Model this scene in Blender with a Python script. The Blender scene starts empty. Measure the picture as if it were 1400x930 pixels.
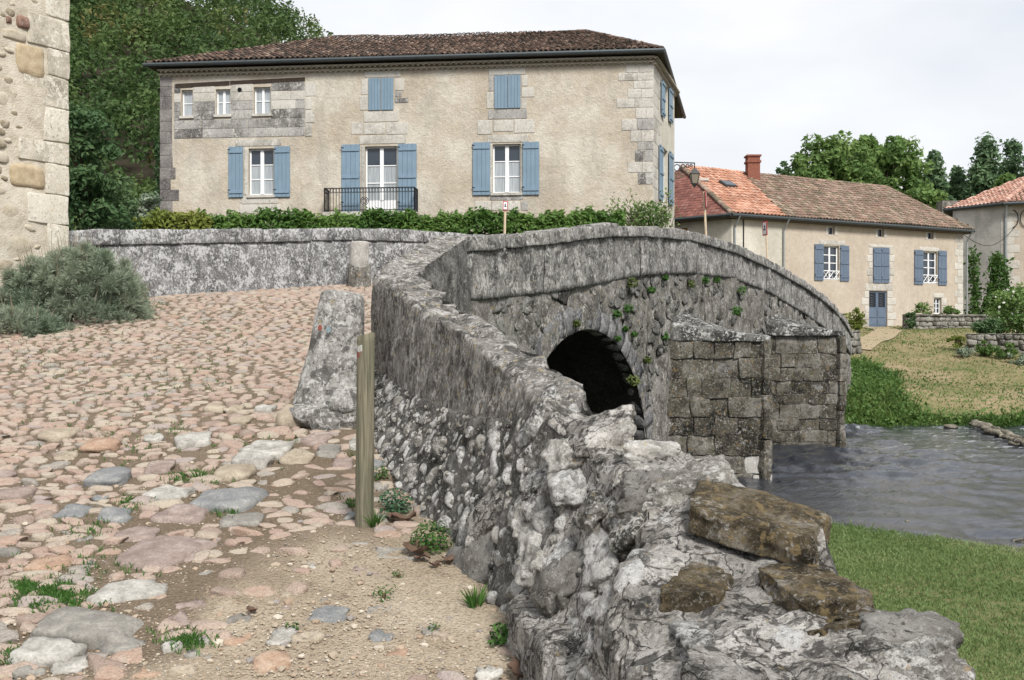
import bpy, bmesh, math, random
import numpy as np
from mathutils import Vector, Matrix, noise as mnoise
from mathutils.bvhtree import BVHTree

SC = bpy.context.scene
COL = SC.collection
R = math.radians

# ------------------------------------------------------------------ camera, sky, sun, exposure
F = 1361.0           # focal length in photo pixels (1400 wide)
EYE = 1.6            # eye height above the road at the camera
HOR = 450.0          # row of the horizon in the photo
cam_d = bpy.data.cameras.new('camera'); cam = bpy.data.objects.new('camera', cam_d); COL.objects.link(cam)
cam.location = (0, 0, EYE); cam.rotation_euler = (R(90), 0, 0)
cam_d.sensor_width = 36.0; cam_d.lens = F / 1400 * 36; cam_d.shift_y = -(465 - HOR) / 1400
cam_d.clip_start = 0.1; cam_d.clip_end = 2000
SC.camera = cam
SC.view_settings.view_transform = 'Standard'; SC.view_settings.look = 'None'
SC.view_settings.exposure = 1.7; SC.view_settings.gamma = 1.0
SC.cycles.use_denoising = True
SC.cycles.max_bounces = 6; SC.cycles.diffuse_bounces = 3; SC.cycles.transparent_max_bounces = 8

SUN_EL, SUN_AZ = 44.0, 158.0     # degrees, azimuth clockwise from +Y (behind and to the right)
w = bpy.data.worlds.new('World'); SC.world = w; w.use_nodes = True
nt = w.node_tree; nt.nodes.clear()
out = nt.nodes.new('ShaderNodeOutputWorld')
sky = nt.nodes.new('ShaderNodeTexSky'); sky.sky_type = 'NISHITA'; sky.sun_disc = False
sky.sun_elevation = R(SUN_EL); sky.sun_rotation = R(SUN_AZ)
b1 = nt.nodes.new('ShaderNodeBackground'); b1.inputs[1].default_value = 0.05
nt.links.new(sky.outputs[0], b1.inputs[0])
tc = nt.nodes.new('ShaderNodeTexCoord')
mp = nt.nodes.new('ShaderNodeMapping'); mp.inputs['Scale'].default_value = (1.6, 1.6, 4.2)
nt.links.new(tc.outputs['Generated'], mp.inputs[0])
nz = nt.nodes.new('ShaderNodeTexNoise'); nz.inputs['Scale'].default_value = 1.35; nz.inputs['Detail'].default_value = 5
nz.inputs['Roughness'].default_value = .5
nt.links.new(mp.outputs[0], nz.inputs['Vector'])
rp = nt.nodes.new('ShaderNodeValToRGB')
rp.color_ramp.elements[0].position = .33; rp.color_ramp.elements[0].color = (.76, .80, .87, 1)
rp.color_ramp.elements[1].position = .62; rp.color_ramp.elements[1].color = (1.0, 1.0, 1.0, 1)
nt.links.new(nz.outputs['Fac'], rp.inputs[0])
b2 = nt.nodes.new('ShaderNodeBackground'); b2.inputs[1].default_value = 0.325
nt.links.new(rp.outputs[0], b2.inputs[0])
mx = nt.nodes.new('ShaderNodeMixShader'); mx.inputs[0].default_value = .95
nt.links.new(b1.outputs[0], mx.inputs[1]); nt.links.new(b2.outputs[0], mx.inputs[2])
nt.links.new(mx.outputs[0], out.inputs[0])

sd = bpy.data.lights.new('sun', 'SUN'); sd.energy = 1.5; sd.angle = R(14); sd.color = (1, .965, .91)
so = bpy.data.objects.new('sun', sd); COL.objects.link(so)
_az, _el = R(SUN_AZ), R(SUN_EL)
so.rotation_euler = (-Vector((math.sin(_az) * math.cos(_el), math.cos(_az) * math.cos(_el), math.sin(_el)))).to_track_quat('-Z', 'Y').to_euler()

# ------------------------------------------------------------------ helpers
rng = np.random.default_rng(7)
random.seed(7)

def px(x, y, Y):
    """photo pixel at depth Y -> world point"""
    return np.array(((x - 700) / F * Y, Y, EYE + (HOR - y) / F * Y))

def pxz(x, y, z):
    """photo pixel on the level z -> world point"""
    return px(x, y, (z - EYE) * F / (HOR - y))

def to_px(P):
    P = np.asarray(P, float)
    return 700 + P[..., 0] / P[..., 1] * F, HOR - (P[..., 2] - EYE) / P[..., 1] * F

class G:
    """tiny node-graph writer"""
    def __init__(s, name):
        s.m = bpy.data.materials.new(name); s.m.use_nodes = True
        s.t = s.m.node_tree; s.n = s.t.nodes; s.n.clear()
        s.o = s.n.new('ShaderNodeOutputMaterial'); s.geo = s.n.new('ShaderNodeNewGeometry')
        s.pos = s.geo.outputs['Position']
    def link(s, a, b):
        if isinstance(a, bpy.types.NodeSocket): s.t.links.new(a, b)
        else:
            if isinstance(a, tuple) and len(a) == 3 and b.type == 'RGBA': a = a + (1,)
            b.default_value = a
    def map(s, vec, scale=(1, 1, 1), loc=(0, 0, 0), rot=(0, 0, 0)):
        n = s.n.new('ShaderNodeMapping'); s.link(vec, n.inputs[0]); n.inputs['Scale'].default_value = scale
        n.inputs['Location'].default_value = loc; n.inputs['Rotation'].default_value = rot
        return n.outputs[0]
    def noise(s, scale, detail=4, rough=.55, vec=None, dist=0.0):
        n = s.n.new('ShaderNodeTexNoise'); s.link(s.pos if vec is None else vec, n.inputs['Vector'])
        n.inputs['Scale'].default_value = scale; n.inputs['Detail'].default_value = detail
        n.inputs['Roughness'].default_value = rough; n.inputs['Distortion'].default_value = dist
        return n.outputs['Fac']
    def voro(s, scale, vec=None, feature='F1', out='Distance'):
        n = s.n.new('ShaderNodeTexVoronoi'); n.feature = feature; s.link(s.pos if vec is None else vec, n.inputs['Vector'])
        n.inputs['Scale'].default_value = scale
        return n.outputs[out]
    def ramp(s, fac, stops, interp='LINEAR'):
        n = s.n.new('ShaderNodeValToRGB'); cr = n.color_ramp; cr.interpolation = interp
        while len(cr.elements) < len(stops): cr.elements.new(.5)
        for e, (p, c) in zip(cr.elements, stops):
            e.position = p; e.color = (c, c, c, 1) if isinstance(c, (int, float)) else tuple(c) + (1,)
        s.link(fac, n.inputs[0]); return n.outputs[0]
    def mix(s, fac, a, b, mode='MIX'):
        n = s.n.new('ShaderNodeMix'); n.data_type = 'RGBA'; n.blend_type = mode
        s.link(fac, n.inputs[0]); s.link(a, n.inputs[6]); s.link(b, n.inputs[7]); return n.outputs[2]
    def math(s, op, a, b=0.0, c=None):
        n = s.n.new('ShaderNodeMath'); n.operation = op; s.link(a, n.inputs[0]); s.link(b, n.inputs[1])
        if c is not None: s.link(c, n.inputs[2])
        return n.outputs[0]
    def attr(s, name):
        n = s.n.new('ShaderNodeAttribute'); n.attribute_name = name; return n.outputs['Fac']
    def rnd(s):
        """0..1 per piece: tint attribute on joined meshes, object random otherwise"""
        oi = s.n.new('ShaderNodeObjectInfo')
        return s.math('FRACT', s.math('ADD', s.attr('tint'), oi.outputs['Random']))
    def sep(s, vec=None):
        n = s.n.new('ShaderNodeSeparateXYZ'); s.link(s.pos if vec is None else vec, n.inputs[0]); return n.outputs
    def bump(s, h, strength=.5, dist=.02, normal=None):
        n = s.n.new('ShaderNodeBump'); n.inputs['Strength'].default_value = strength; n.inputs['Distance'].default_value = dist
        s.link(h, n.inputs['Height'])
        if normal is not None: s.link(normal, n.inputs['Normal'])
        return n.outputs[0]
    def pbr(s, col, rough=.9, bump=None, spec=.25, metal=0.0, alpha=None, trans=None):
        n = s.n.new('ShaderNodeBsdfPrincipled'); s.link(col, n.inputs['Base Color']); s.link(rough, n.inputs['Roughness'])
        n.inputs['Specular IOR Level'].default_value = spec; n.inputs['Metallic'].default_value = metal
        if bump is not None: s.link(bump, n.inputs['Normal'])
        sh = n.outputs[0]
        if trans:
            tr = s.n.new('ShaderNodeBsdfTranslucent'); s.link(col, tr.inputs[0])
            ms = s.n.new('ShaderNodeMixShader'); ms.inputs[0].default_value = trans
            s.t.links.new(sh, ms.inputs[1]); s.t.links.new(tr.outputs[0], ms.inputs[2]); sh = ms.outputs[0]
        s.t.links.new(sh, s.o.inputs[0]); return s.m

M = {}
def plain(name, col, rough=.7, spec=.3, metal=0.0, var=.12, scale=9.0, bump=.15):
    g = G(name); n = g.noise(scale, 5, .6)
    c = g.mix(g.ramp(n, [(.3, 0.0), (.7, 1.0)]), tuple(x * (1 - var) for x in col), tuple(min(1, x * (1 + var)) for x in col))
    M[name] = g.pbr(c, rough, g.bump(g.noise(scale * 6, 3), bump, .01), spec, metal)
    return M[name]

def stone_mat(name, dark, mid, light, ochre, sc=1.0, streak=.5, light_at=.56, dark_amt=1.0, use_rnd=.0, bump=.6, ochre_at=.66, green=0.0, vs=1.0, speck=.6, blotch=0.0, cracks=0.0):
    """weathered limestone: dark water staining, pale lichen patches, ochre specks"""
    g = G(name)
    st = g.noise(5.0 * sc, 6, .68, g.map(g.pos, (1, 1, .30)))
    bl = g.noise(1.7 * sc, 6, .62)
    tone = g.math('ADD', g.math('MULTIPLY', st, streak), g.math('MULTIPLY', bl, 1 - streak))
    if use_rnd:
        tone = g.math('ADD', tone, g.math('MULTIPLY', g.math('SUBTRACT', g.rnd(), .5), use_rnd))
    c = g.ramp(tone, [(.50 - .17 * dark_amt, dark), (.50, mid), (.50 + .16, tuple(.55 * a + .45 * b for a, b in zip(mid, light)))])
    li = g.noise(13 * sc, 7, .68, g.map(g.pos, (1, 1, vs)), dist=.4)
    li2 = g.noise(2.6 * sc, 4, .6, g.map(g.pos, (1, 1, 1), (13, 4, 7)))
    lm = g.math('ADD', g.math('MULTIPLY', li, .62), g.math('MULTIPLY', li2, .38))
    c = g.mix(g.ramp(lm, [(light_at - .035, 0.0), (light_at + .035, .92)]), c, light)
    dk = g.noise(24 * sc, 6, .7, g.map(g.pos, (1, 1, .8), (3, 9, 1)))
    c = g.mix(g.ramp(dk, [(.56, 0.0), (.63, .8)]), c, tuple(x * .8 for x in dark))
    sp = g.noise(19 * sc, 5, .75, g.map(g.pos, (1, 1, .5 + .5 * vs), (19, 2, 8)))
    c = g.mix(g.ramp(sp, [(.56, 0.0), (.60, speck)]), c, light)
    if blotch: c = g.mix(g.ramp(g.noise(4.2 * sc, 6, .7, g.map(g.pos, (1, 1, 1), (2, 29, 13)), .5), [(.53, 0.0), (.58, blotch)]), c, tuple(x * .9 for x in dark))
    oc = g.noise(8 * sc, 5, .6, g.map(g.pos, (1, 1, 1), (31, 17, 5)))
    c = g.mix(g.ramp(oc, [(ochre_at, 0.0), (ochre_at + .05, .7)]), c, ochre)
    if green:
        gr = g.noise(3.1 * sc, 5, .6, g.map(g.pos, (1, 1, 1), (7, 41, 2)))
        c = g.mix(g.ramp(gr, [(.60, 0.0), (.70, green)]), c, (.07, .085, .025))
    fine = g.noise(70 * sc, 4, .7)
    c = g.mix(1.0, c, g.ramp(fine, [(.25, .72), (.75, 1.22)]), 'MULTIPLY')
    h = g.math('ADD', g.math('MULTIPLY', li, .7), g.math('MULTIPLY', fine, .5))
    if cracks:
        wv = g.n.new('ShaderNodeVectorMath'); wv.operation = 'ADD'; g.link(g.pos, wv.inputs[0]); nn_ = g.n.new('ShaderNodeTexNoise'); nn_.inputs['Scale'].default_value = 6.0; nn_.inputs['Detail'].default_value = 6
        g.t.links.new(g.pos, nn_.inputs['Vector']); sc_ = g.n.new('ShaderNodeVectorMath'); sc_.operation = 'SCALE'; sc_.inputs['Scale'].default_value = .24; g.t.links.new(nn_.outputs['Color'], sc_.inputs[0]); g.t.links.new(sc_.outputs[0], wv.inputs[1])
        cr = g.ramp(g.voro(cracks, wv.outputs[0], 'DISTANCE_TO_EDGE'), [(.003, .25), (.02, 1.0)])
        c = g.mix(cr, tuple(x * .6 for x in dark), c); h = g.math('ADD', h, g.math('MULTIPLY', cr, .55))
        cell = g.voro(cracks, wv.outputs[0], 'F1', 'Color'); c = g.mix(1.0, c, g.ramp(cell, [(.2, .62), (.8, 1.05)]), 'MULTIPLY')
    M[name] = g.pbr(c, .94, g.bump(h, bump, .035), .12)
    return M[name]

def obj(name, me, m=None, parent=None, label=None, cat=None, group=None, kind=None):
    o = bpy.data.objects.new(name, me); COL.objects.link(o)
    if me is not None and m is not None and not me.materials: me.materials.append(M[m] if isinstance(m, str) else m)
    if parent is not None:
        o.parent = parent; o.matrix_parent_inverse = Matrix.Translation(-Vector(parent.get('_w', (0, 0, 0))))
    return tag(o, label, cat, group, kind)

def tag(o, label=None, cat=None, group=None, kind=None):
    if label: o['label'] = label
    if cat: o['category'] = cat
    if group: o['group'] = group
    if kind: o['kind'] = kind
    return o

BASES = []
def thing(name, loc, label, cat, group=None):
    o = bpy.data.objects.new(name, None); COL.objects.link(o); o.empty_display_size = .2
    o.location = loc; o['_w'] = tuple(float(v) for v in loc); BASES.append(o)
    return tag(o, label, cat, group)

def mesh_np(name, V, Fc, tint=None, smooth=False):
    """V (n,3), Fc (m,k) constant-k faces"""
    V = np.asarray(V, np.float32); Fc = np.asarray(Fc, np.int32); m, k = Fc.shape
    me = bpy.data.meshes.new(name)
    me.vertices.add(len(V)); me.vertices.foreach_set('co', V.ravel())
    me.loops.add(m * k); me.loops.foreach_set('vertex_index', Fc.ravel())
    me.polygons.add(m); me.polygons.foreach_set('loop_start', np.arange(0, m * k, k, dtype=np.int32))
    me.polygons.foreach_set('loop_total', np.full(m, k, np.int32))
    me.polygons.foreach_set('use_smooth', np.full(m, smooth, bool))
    if tint is not None:
        a = me.attributes.new('tint', 'FLOAT', 'POINT'); a.data.foreach_set('value', np.asarray(tint, np.float32))
    me.update(calc_edges=True); return me

class MB:
    """collects simple shapes into one mesh"""
    def __init__(s): s.v = []; s.f = []; s.t = []
    def add(s, vs, fs, tint=0.0):
        o = len(s.v); s.v += [tuple(map(float, p)) for p in vs]; s.f += [tuple(i + o for i in f) for f in fs]; s.t += [tint] * len(vs)
    def hexa(s, p, tint=0.0):       # p: 4 bottom, 4 top (same winding)
        s.add(p, [(3, 2, 1, 0), (4, 5, 6, 7), (0, 1, 5, 4), (1, 2, 6, 5), (2, 3, 7, 6), (3, 0, 4, 7)], tint)
    def box(s, fr, u0, u1, d0, d1, z0, z1, tint=0.0):
        P = fr.P
        s.hexa([P(u0, d1, z0), P(u1, d1, z0), P(u1, d0, z0), P(u0, d0, z0), P(u0, d1, z1), P(u1, d1, z1), P(u1, d0, z1), P(u0, d0, z1)], tint)
    def abox(s, x0, x1, y0, y1, z0, z1, tint=0.0):
        s.hexa([(x0, y0, z0), (x1, y0, z0), (x1, y1, z0), (x0, y1, z0), (x0, y0, z1), (x1, y0, z1), (x1, y1, z1), (x0, y1, z1)], tint)
    def tube(s, pts, rad, n=6, tint=0.0, caps=True):
        pts = [Vector(p) for p in pts]; rad = rad if isinstance(rad, (list, tuple)) else [rad] * len(pts)
        vs = []; up = None
        for i, p in enumerate(pts):
            d = (pts[min(i + 1, len(pts) - 1)] - pts[max(i - 1, 0)]).normalized()
            if up is None: up = Vector((0, 0, 1)) if abs(d.z) < .9 else Vector((1, 0, 0))
            a = d.cross(up).normalized(); b = a.cross(d); up = b
            for k in range(n):
                t = 2 * math.pi * k / n; vs.append(p + (a * math.cos(t) + b * math.sin(t)) * rad[i])
        fs = [(i * n + k, i * n + (k + 1) % n, (i + 1) * n + (k + 1) % n, (i + 1) * n + k) for i in range(len(pts) - 1) for k in range(n)]
        if caps: fs += [tuple(range(n - 1, -1, -1)), tuple((len(pts) - 1) * n + k for k in range(n))]
        s.add(vs, fs, tint)
    def mesh(s, name, smooth=False):
        me = bpy.data.meshes.new(name); me.from_pydata(s.v, [], s.f)
        if any(s.t):
            a = me.attributes.new('tint', 'FLOAT', 'POINT'); a.data.foreach_set('value', np.asarray(s.t, np.float32))
        if smooth: me.polygons.foreach_set('use_smooth', [True] * len(me.polygons))
        me.update(); return me
    def build(s, name, m, parent=None, smooth=False, **k): return obj(name, s.mesh(name, smooth), m, parent, **k)

class Face:
    """upright plane from plan point a (left as seen) to b (right); u along, d outward, z up"""
    def __init__(s, a, b):
        s.a = np.array(a, float)[:2]; b = np.array(b, float)[:2]; s.L = np.linalg.norm(b - s.a); s.e = (b - s.a) / s.L
        s.n = np.array((s.e[1], -s.e[0]))
    def P(s, u, d, z): q = s.a + s.e * u + s.n * d; return (q[0], q[1], z)
    def hit(s, x, y):
        dr = np.array(((x - 700) / F, 1.0)); t = (s.a @ s.n) / (dr @ s.n)
        q = dr * t; return float((q - s.a) @ s.e), float(EYE + (HOR - y) / F * t)
    def U(s, x): return s.hit(x, 300)[0]
    def rect(s, x0, x1, y0, y1):
        """pixel rectangle -> u0,u1,z0,z1"""
        xm = (x0 + x1) / 2
        return s.U(x0), s.U(x1), s.hit(xm, y1)[1], s.hit(xm, y0)[1]

def snoise(P, seed, freq=1.0, oct=3):
    r = np.random.default_rng(int(seed)); P = np.asarray(P, float); o = np.zeros(P.shape[:-1]); a = 1.0; tot = 0
    for i in range(oct):
        for _ in range(4):
            k = r.normal(size=3); k *= freq / np.linalg.norm(k) * r.uniform(.7, 1.4); o += a * np.sin(P @ k + r.uniform(0, 6.28))
        tot += a * 2; a *= .5; freq *= 2.05
    return o / tot

_cube = {}
def cube_grid(n, edge=0.0):
    if (n, edge) in _cube: return _cube[(n, edge)]
    idx = {}; vs = []; fs = []
    def vid(p):
        k = tuple(np.round(p, 5))
        if k not in idx: idx[k] = len(vs); vs.append(k)
        return idx[k]
    g = np.linspace(-1, 1, n + 1) if not edge else np.concatenate([[-1], np.linspace(-1 + edge, 1 - edge, n - 1), [1]])
    for ax in range(3):
        for sgn in (-1, 1):
            b, c = (ax + 1) % 3, (ax + 2) % 3
            for i in range(n):
                for j in range(n):
                    q = []
                    for (ii, jj) in ((i, j), (i + 1, j), (i + 1, j + 1), (i, j + 1)):
                        p = [0, 0, 0]; p[ax] = sgn; p[b] = g[ii]; p[c] = g[jj]; q.append(vid(p))
                    fs.append(q if sgn > 0 else q[::-1])
    _cube[(n, edge)] = (np.array(vs), np.array(fs)); return _cube[(n, edge)]

def rough_hexa(p8, n=3, k=9.0, amp=.02, seed=0, freq=None, edge=0.0, rag=0.0):
    """rounded, uneven stone filling the 8-cornered cell p8 (4 bottom, 4 top)"""
    C, Fc = cube_grid(n, edge)
    S = C / (np.sum(np.abs(C) ** k, axis=1) ** (1 / k))[:, None]
    a = (S[:, 0] + 1) / 2; b = (S[:, 1] + 1) / 2; c = (S[:, 2] + 1) / 2
    p = np.asarray(p8, float)
    w_ = [(1 - a) * (1 - b) * (1 - c), a * (1 - b) * (1 - c), a * b * (1 - c), (1 - a) * b * (1 - c),
          (1 - a) * (1 - b) * c, a * (1 - b) * c, a * b * c, (1 - a) * b * c]
    V = sum(w_[i][:, None] * p[i] for i in range(8))
    ctr = p.mean(0); sz = np.linalg.norm(p[6] - p[0])
    fq = freq or 7.0 / sz
    D = V - ctr; D /= np.linalg.norm(D, axis=1)[:, None] + 1e-9
    V = V + D * (snoise(V, seed, fq, 3) * amp * 2)[:, None]
    if rag: V = V + D * ((np.abs(snoise(V, seed + 7, fq * 2.6, 3)) - .25) * -rag * 2.5 + snoise(V, seed + 8, fq * 8, 2) * rag * .5)[:, None]
    return V, Fc

def hexa_obj(name, p8, m, parent, n=3, k=9.0, amp=.02, seed=0, edge=0.0, rag=0.0, **kw):
    V, Fc = rough_hexa(p8, n, k, amp, seed, None, edge, rag); return obj(name, mesh_np(name, V, Fc, smooth=True), m, parent, **kw)

def face_cell(fr, u0, u1, z0, z1, d0, d1):
    P = fr.P
    return [P(u0, d1, z0), P(u1, d1, z0), P(u1, d0, z0), P(u0, d0, z0), P(u0, d1, z1), P(u1, d1, z1), P(u1, d0, z1), P(u0, d0, z1)]

def ico(sub):
    bm = bmesh.new(); bmesh.ops.create_icosphere(bm, subdivisions=sub, radius=1)
    V = np.array([v.co[:] for v in bm.verts]); Fc = np.array([[v.index for v in f.verts] for f in bm.faces]); bm.free(); return V, Fc
ICO = {k: ico(k) for k in (1, 2, 3)}

def rock(seed, sub=2, amp=.22, cuts=0, freq=1.7):
    """unit rock: noise-displaced ball, flattened by a few random planes"""
    V, Fc = ICO[sub]; V = V.copy(); r = np.random.default_rng(seed)
    V *= (1 + snoise(V, seed, freq, 3) * amp * 1.6)[:, None]
    for _ in range(cuts):
        nrm = r.normal(size=3); nrm /= np.linalg.norm(nrm); lim = r.uniform(.55, .8)
        d = V @ nrm - lim; V -= np.where(d > 0, d * .9, 0)[:, None] * nrm
    V += (snoise(V, seed + 99, freq * 3.5, 2) * amp * .25)[:, None] * V
    return V, Fc

def join_inst(bases, which, mats, tints):
    """bases: list of (V,F); which: index per instance; mats (n,3,4)"""
    Vs, Fs, Ts = [], [], []; off = 0
    for b, (V, Fc) in enumerate(bases):
        ids = np.nonzero(which == b)[0]
        if not len(ids): continue
        A = mats[ids]; W = np.einsum('nij,vj->nvi', A[:, :, :3], V) + A[:, None, :, 3]
        Vs.append(W.reshape(-1, 3)); nv = len(V)
        Fs.append((Fc[None] + (np.arange(len(ids)) * nv)[:, None, None] + off).reshape(-1, Fc.shape[1]))
        Ts.append(np.repeat(tints[ids], nv)); off += nv * len(ids)
    return np.concatenate(Vs), np.concatenate(Fs), np.concatenate(Ts)

def unit(v): v = np.asarray(v, float); return v / (np.linalg.norm(v, axis=-1, keepdims=True) + 1e-12)

def leaves(P, size, seed=0, nrm=None, up=.4, aspect=.55, tint=None, tvar=.35, droop=0.0):
    """one four-sided leaf per point"""
    r = np.random.default_rng(seed); n = len(P)
    N = r.normal(size=(n, 3)) + np.array((0, 0, up * 2))
    if nrm is not None: N += nrm * 1.1
    N = unit(N); A = unit(np.cross(N, r.normal(size=(n, 3)))); A[:, 2] -= droop; A = unit(A); B = unit(np.cross(N, A))
    s = (np.asarray(size) * r.uniform(.65, 1.35, n))[:, None]
    V = np.stack([P - A * s * .5, P + B * s * aspect * .5 - A * s * .05 + N * s * .08, P + A * s * .55, P - B * s * aspect * .5 - A * s * .05 + N * s * .08], 1)
    T = (r.uniform(0, 1, n) * tvar + (0 if tint is None else tint * (1 - tvar)))
    return V.reshape(-1, 3), np.arange(n * 4).reshape(-1, 4), np.repeat(T, 4)

def cat_mesh(parts):
    Vs, Fs, Ts = [], [], []; o = 0
    for V, Fc, T in parts: Vs.append(V); Fs.append(Fc + o); Ts.append(T); o += len(V)
    return np.concatenate(Vs), np.concatenate(Fs), np.concatenate(Ts)

def ball_points(n, seed, shell=.45):
    r = np.random.default_rng(seed); D = unit(r.normal(size=(n, 3))); return D * (shell + (1 - shell) * r.uniform(0, 1, (n, 1)) ** .5), D

def clump_cloud(C, rad, n_each, size, seed, squash=.8, shell=.5, up=.35, tvar=.4, tint=None):
    """leaf clumps: centres C (k,3), radii rad (k,)"""
    r = np.random.default_rng(seed); k = len(C)
    ct = r.uniform(0, 1, k) if tint is None else tint
    P, D = ball_points(k * n_each, seed + 1, shell)
    rr = np.repeat(rad, n_each)[:, None]; Q = np.repeat(C, n_each, 0) + P * rr * np.array((1, 1, squash))
    return leaves(Q, size, seed + 2, D, up, tint=np.repeat(ct, n_each), tvar=tvar)

def blades(P, h, wd, seed, lean=.5, tint=None, out_dir=None):
    """grass-like blades: triangle-ish quads rising from P"""
    r = np.random.default_rng(seed); n = len(P); a = r.uniform(0, 6.283, n)
    L = np.stack([np.cos(a), np.sin(a), np.zeros(n)], 1) * lean * r.uniform(.2, 1, (n, 1))
    if out_dir is not None: L = L * .45 + out_dir
    D = unit(L + np.array((0, 0, 1.0))); S = unit(np.cross(D, r.normal(size=(n, 3))))
    hh = (np.asarray(h) * r.uniform(.55, 1.3, n))[:, None]; ww = (np.asarray(wd) * r.uniform(.7, 1.3, n))[:, None]
    mid = P + D * hh * .55; tip = P + D * hh + L * hh * .25
    V = np.stack([P - S * ww * .4, P + S * ww * .4, mid + S * ww * .5, tip, mid - S * ww * .5], 1).reshape(-1, 3)
    b = np.arange(n)[:, None] * 5
    T = r.uniform(0, 1, n) if tint is None else tint
    tri = b + np.array([[4, 2, 3]])
    return V, np.concatenate([np.concatenate([b + np.array([[0, 1, 2]]), b + np.array([[0, 2, 4]])]), tri]), np.repeat(T, 5)

def leaf_mat(name, cols, trans=.3, rough=.62, spec=.3):
    trans *= 1.35
    g = G(name); t = g.attr('tint')
    t = g.math('ADD', g.math('MULTIPLY', t, .85), g.math('MULTIPLY', g.noise(.9, 3), .15))
    k = len(cols); c = g.ramp(t, [(.08 + .84 * i / (k - 1), c) for i, c in enumerate(cols)])
    M[name] = g.pbr(c, rough, None, spec, trans=trans); return M[name]

# ------------------------------------------------------------------ materials
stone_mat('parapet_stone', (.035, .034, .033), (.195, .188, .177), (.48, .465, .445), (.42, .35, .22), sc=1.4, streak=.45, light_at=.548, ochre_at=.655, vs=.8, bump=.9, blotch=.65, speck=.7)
stone_mat('near_stone', (.034, .033, .031), (.215, .203, .186), (.57, .55, .52), (.46, .37, .21), sc=1.9, streak=.45, light_at=.54, ochre_at=.615, vs=.75, bump=1.0, blotch=.65, speck=.75)
stone_mat('wall_lichen', (.03, .03, .032), (.15, .148, .148), (.52, .52, .52), (.3, .25, .14), sc=1.7, streak=.4, light_at=.53, ochre_at=.72, vs=.8)
stone_mat('spandrel_stone', (.034, .032, .029), (.165, .155, .138), (.43, .42, .395), (.30, .23, .13), sc=1.4, streak=.35, light_at=.56, ochre_at=.62, green=.4, vs=.8, bump=.9, blotch=.5)
stone_mat('ring_stone', (.03, .03, .032), (.12, .12, .122), (.34, .34, .345), (.3, .25, .15), sc=1.3, streak=.5, light_at=.58, use_rnd=.15, vs=.6)
stone_mat('spandrel_rubble', (.025, .024, .022), (.115, .11, .10), (.36, .355, .34), (.22, .16, .09), sc=1.5, streak=.3, light_at=.58, use_rnd=.3, ochre_at=.63, green=.3, bump=.9)
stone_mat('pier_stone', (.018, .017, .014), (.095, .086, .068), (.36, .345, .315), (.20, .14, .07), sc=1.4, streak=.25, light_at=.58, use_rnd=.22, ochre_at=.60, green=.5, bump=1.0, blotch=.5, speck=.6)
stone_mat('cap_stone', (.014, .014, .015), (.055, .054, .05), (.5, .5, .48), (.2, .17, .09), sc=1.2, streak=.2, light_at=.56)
stone_mat('pale_stone', (.22, .21, .19), (.40, .38, .35), (.55, .54, .52), (.42, .35, .22), sc=2.2, streak=.2, light_at=.55)
stone_mat('rubble_mortar', (.026, .025, .023), (.13, .124, .114), (.46, .45, .43), (.26, .205, .125), sc=2.6, streak=.15, light_at=.575, ochre_at=.68, bump=1.0, speck=.5, blotch=.4)
stone_mat('rubble_stone', (.10, .096, .088), (.43, .42, .40), (.74, .73, .715), (.42, .33, .2), sc=3.0, streak=.1, light_at=.51, use_rnd=.28, ochre_at=.67, bump=1.0, blotch=.5, speck=.8)
stone_mat('rubble_mix', (.07, .066, .058), (.30, .285, .255), (.62, .61, .58), (.36, .26, .15), sc=2.6, streak=.1, light_at=.535, use_rnd=.3, ochre_at=.64, bump=.9, blotch=.5)
stone_mat('brown_slab', (.028, .024, .017), (.155, .122, .075), (.52, .50, .46), (.28, .21, .105), sc=2.8, streak=.1, light_at=.59, ochre_at=.56, bump=1.0, blotch=.55, speck=.3)
stone_mat('grey_boulder', (.05, .047, .042), (.16, .152, .14), (.36, .35, .33), (.26, .2, .12), sc=2.0, streak=.2, light_at=.63, ochre_at=.72, bump=.7)
stone_mat('pink_stone', (.12, .07, .055), (.28, .17, .13), (.5, .45, .42), (.32, .2, .12), sc=2.4, streak=.1, light_at=.62)
stone_mat('white_crust', (.05, .048, .045), (.42, .395, .36), (.74, .71, .67), (.46, .37, .22), sc=3.0, streak=.1, light_at=.525, ochre_at=.65, bump=1.0, blotch=.8, cracks=4.2)
stone_mat('guard_stone', (.045, .043, .04), (.27, .262, .245), (.54, .535, .515), (.34, .27, .15), sc=1.5, streak=.25, light_at=.525, ochre_at=.645, bump=.8, blotch=.7, speck=.7)
stone_mat('cream_stone', (.26, .235, .19), (.50, .46, .38), (.64, .61, .54), (.47, .38, .24), sc=1.1, streak=.25, light_at=.55, use_rnd=.22, bump=.35)
stone_mat('field_stone', (.27, .225, .16), (.47, .41, .315), (.60, .56, .48), (.48, .35, .21), sc=2.6, streak=.1, light_at=.58, use_rnd=.45, bump=.6)
stone_mat('grey_ashlar', (.10, .096, .092), (.30, .29, .275), (.47, .46, .43), (.40, .34, .24), sc=.8, streak=.35, light_at=.56, use_rnd=.30, bump=.35)
stone_mat('dark_quoin', (.06, .055, .055), (.155, .142, .138), (.36, .34, .32), (.3, .26, .18), sc=.8, streak=.5, light_at=.62, use_rnd=.16, bump=.35)
stone_mat('light_ashlar', (.28, .265, .235), (.47, .445, .40), (.57, .55, .51), (.46, .4, .29), sc=.8, streak=.35, light_at=.56, use_rnd=.2, bump=.3)
stone_mat('bank_wall_stone', (.05, .047, .04), (.17, .16, .135), (.38, .37, .34), (.25, .2, .12), sc=1.0, streak=.2, light_at=.57, use_rnd=.3)
stone_mat('river_rock', (.035, .033, .028), (.15, .135, .105), (.36, .33, .27), (.28, .22, .13), sc=1.4, streak=.1, light_at=.58, use_rnd=.3)
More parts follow.
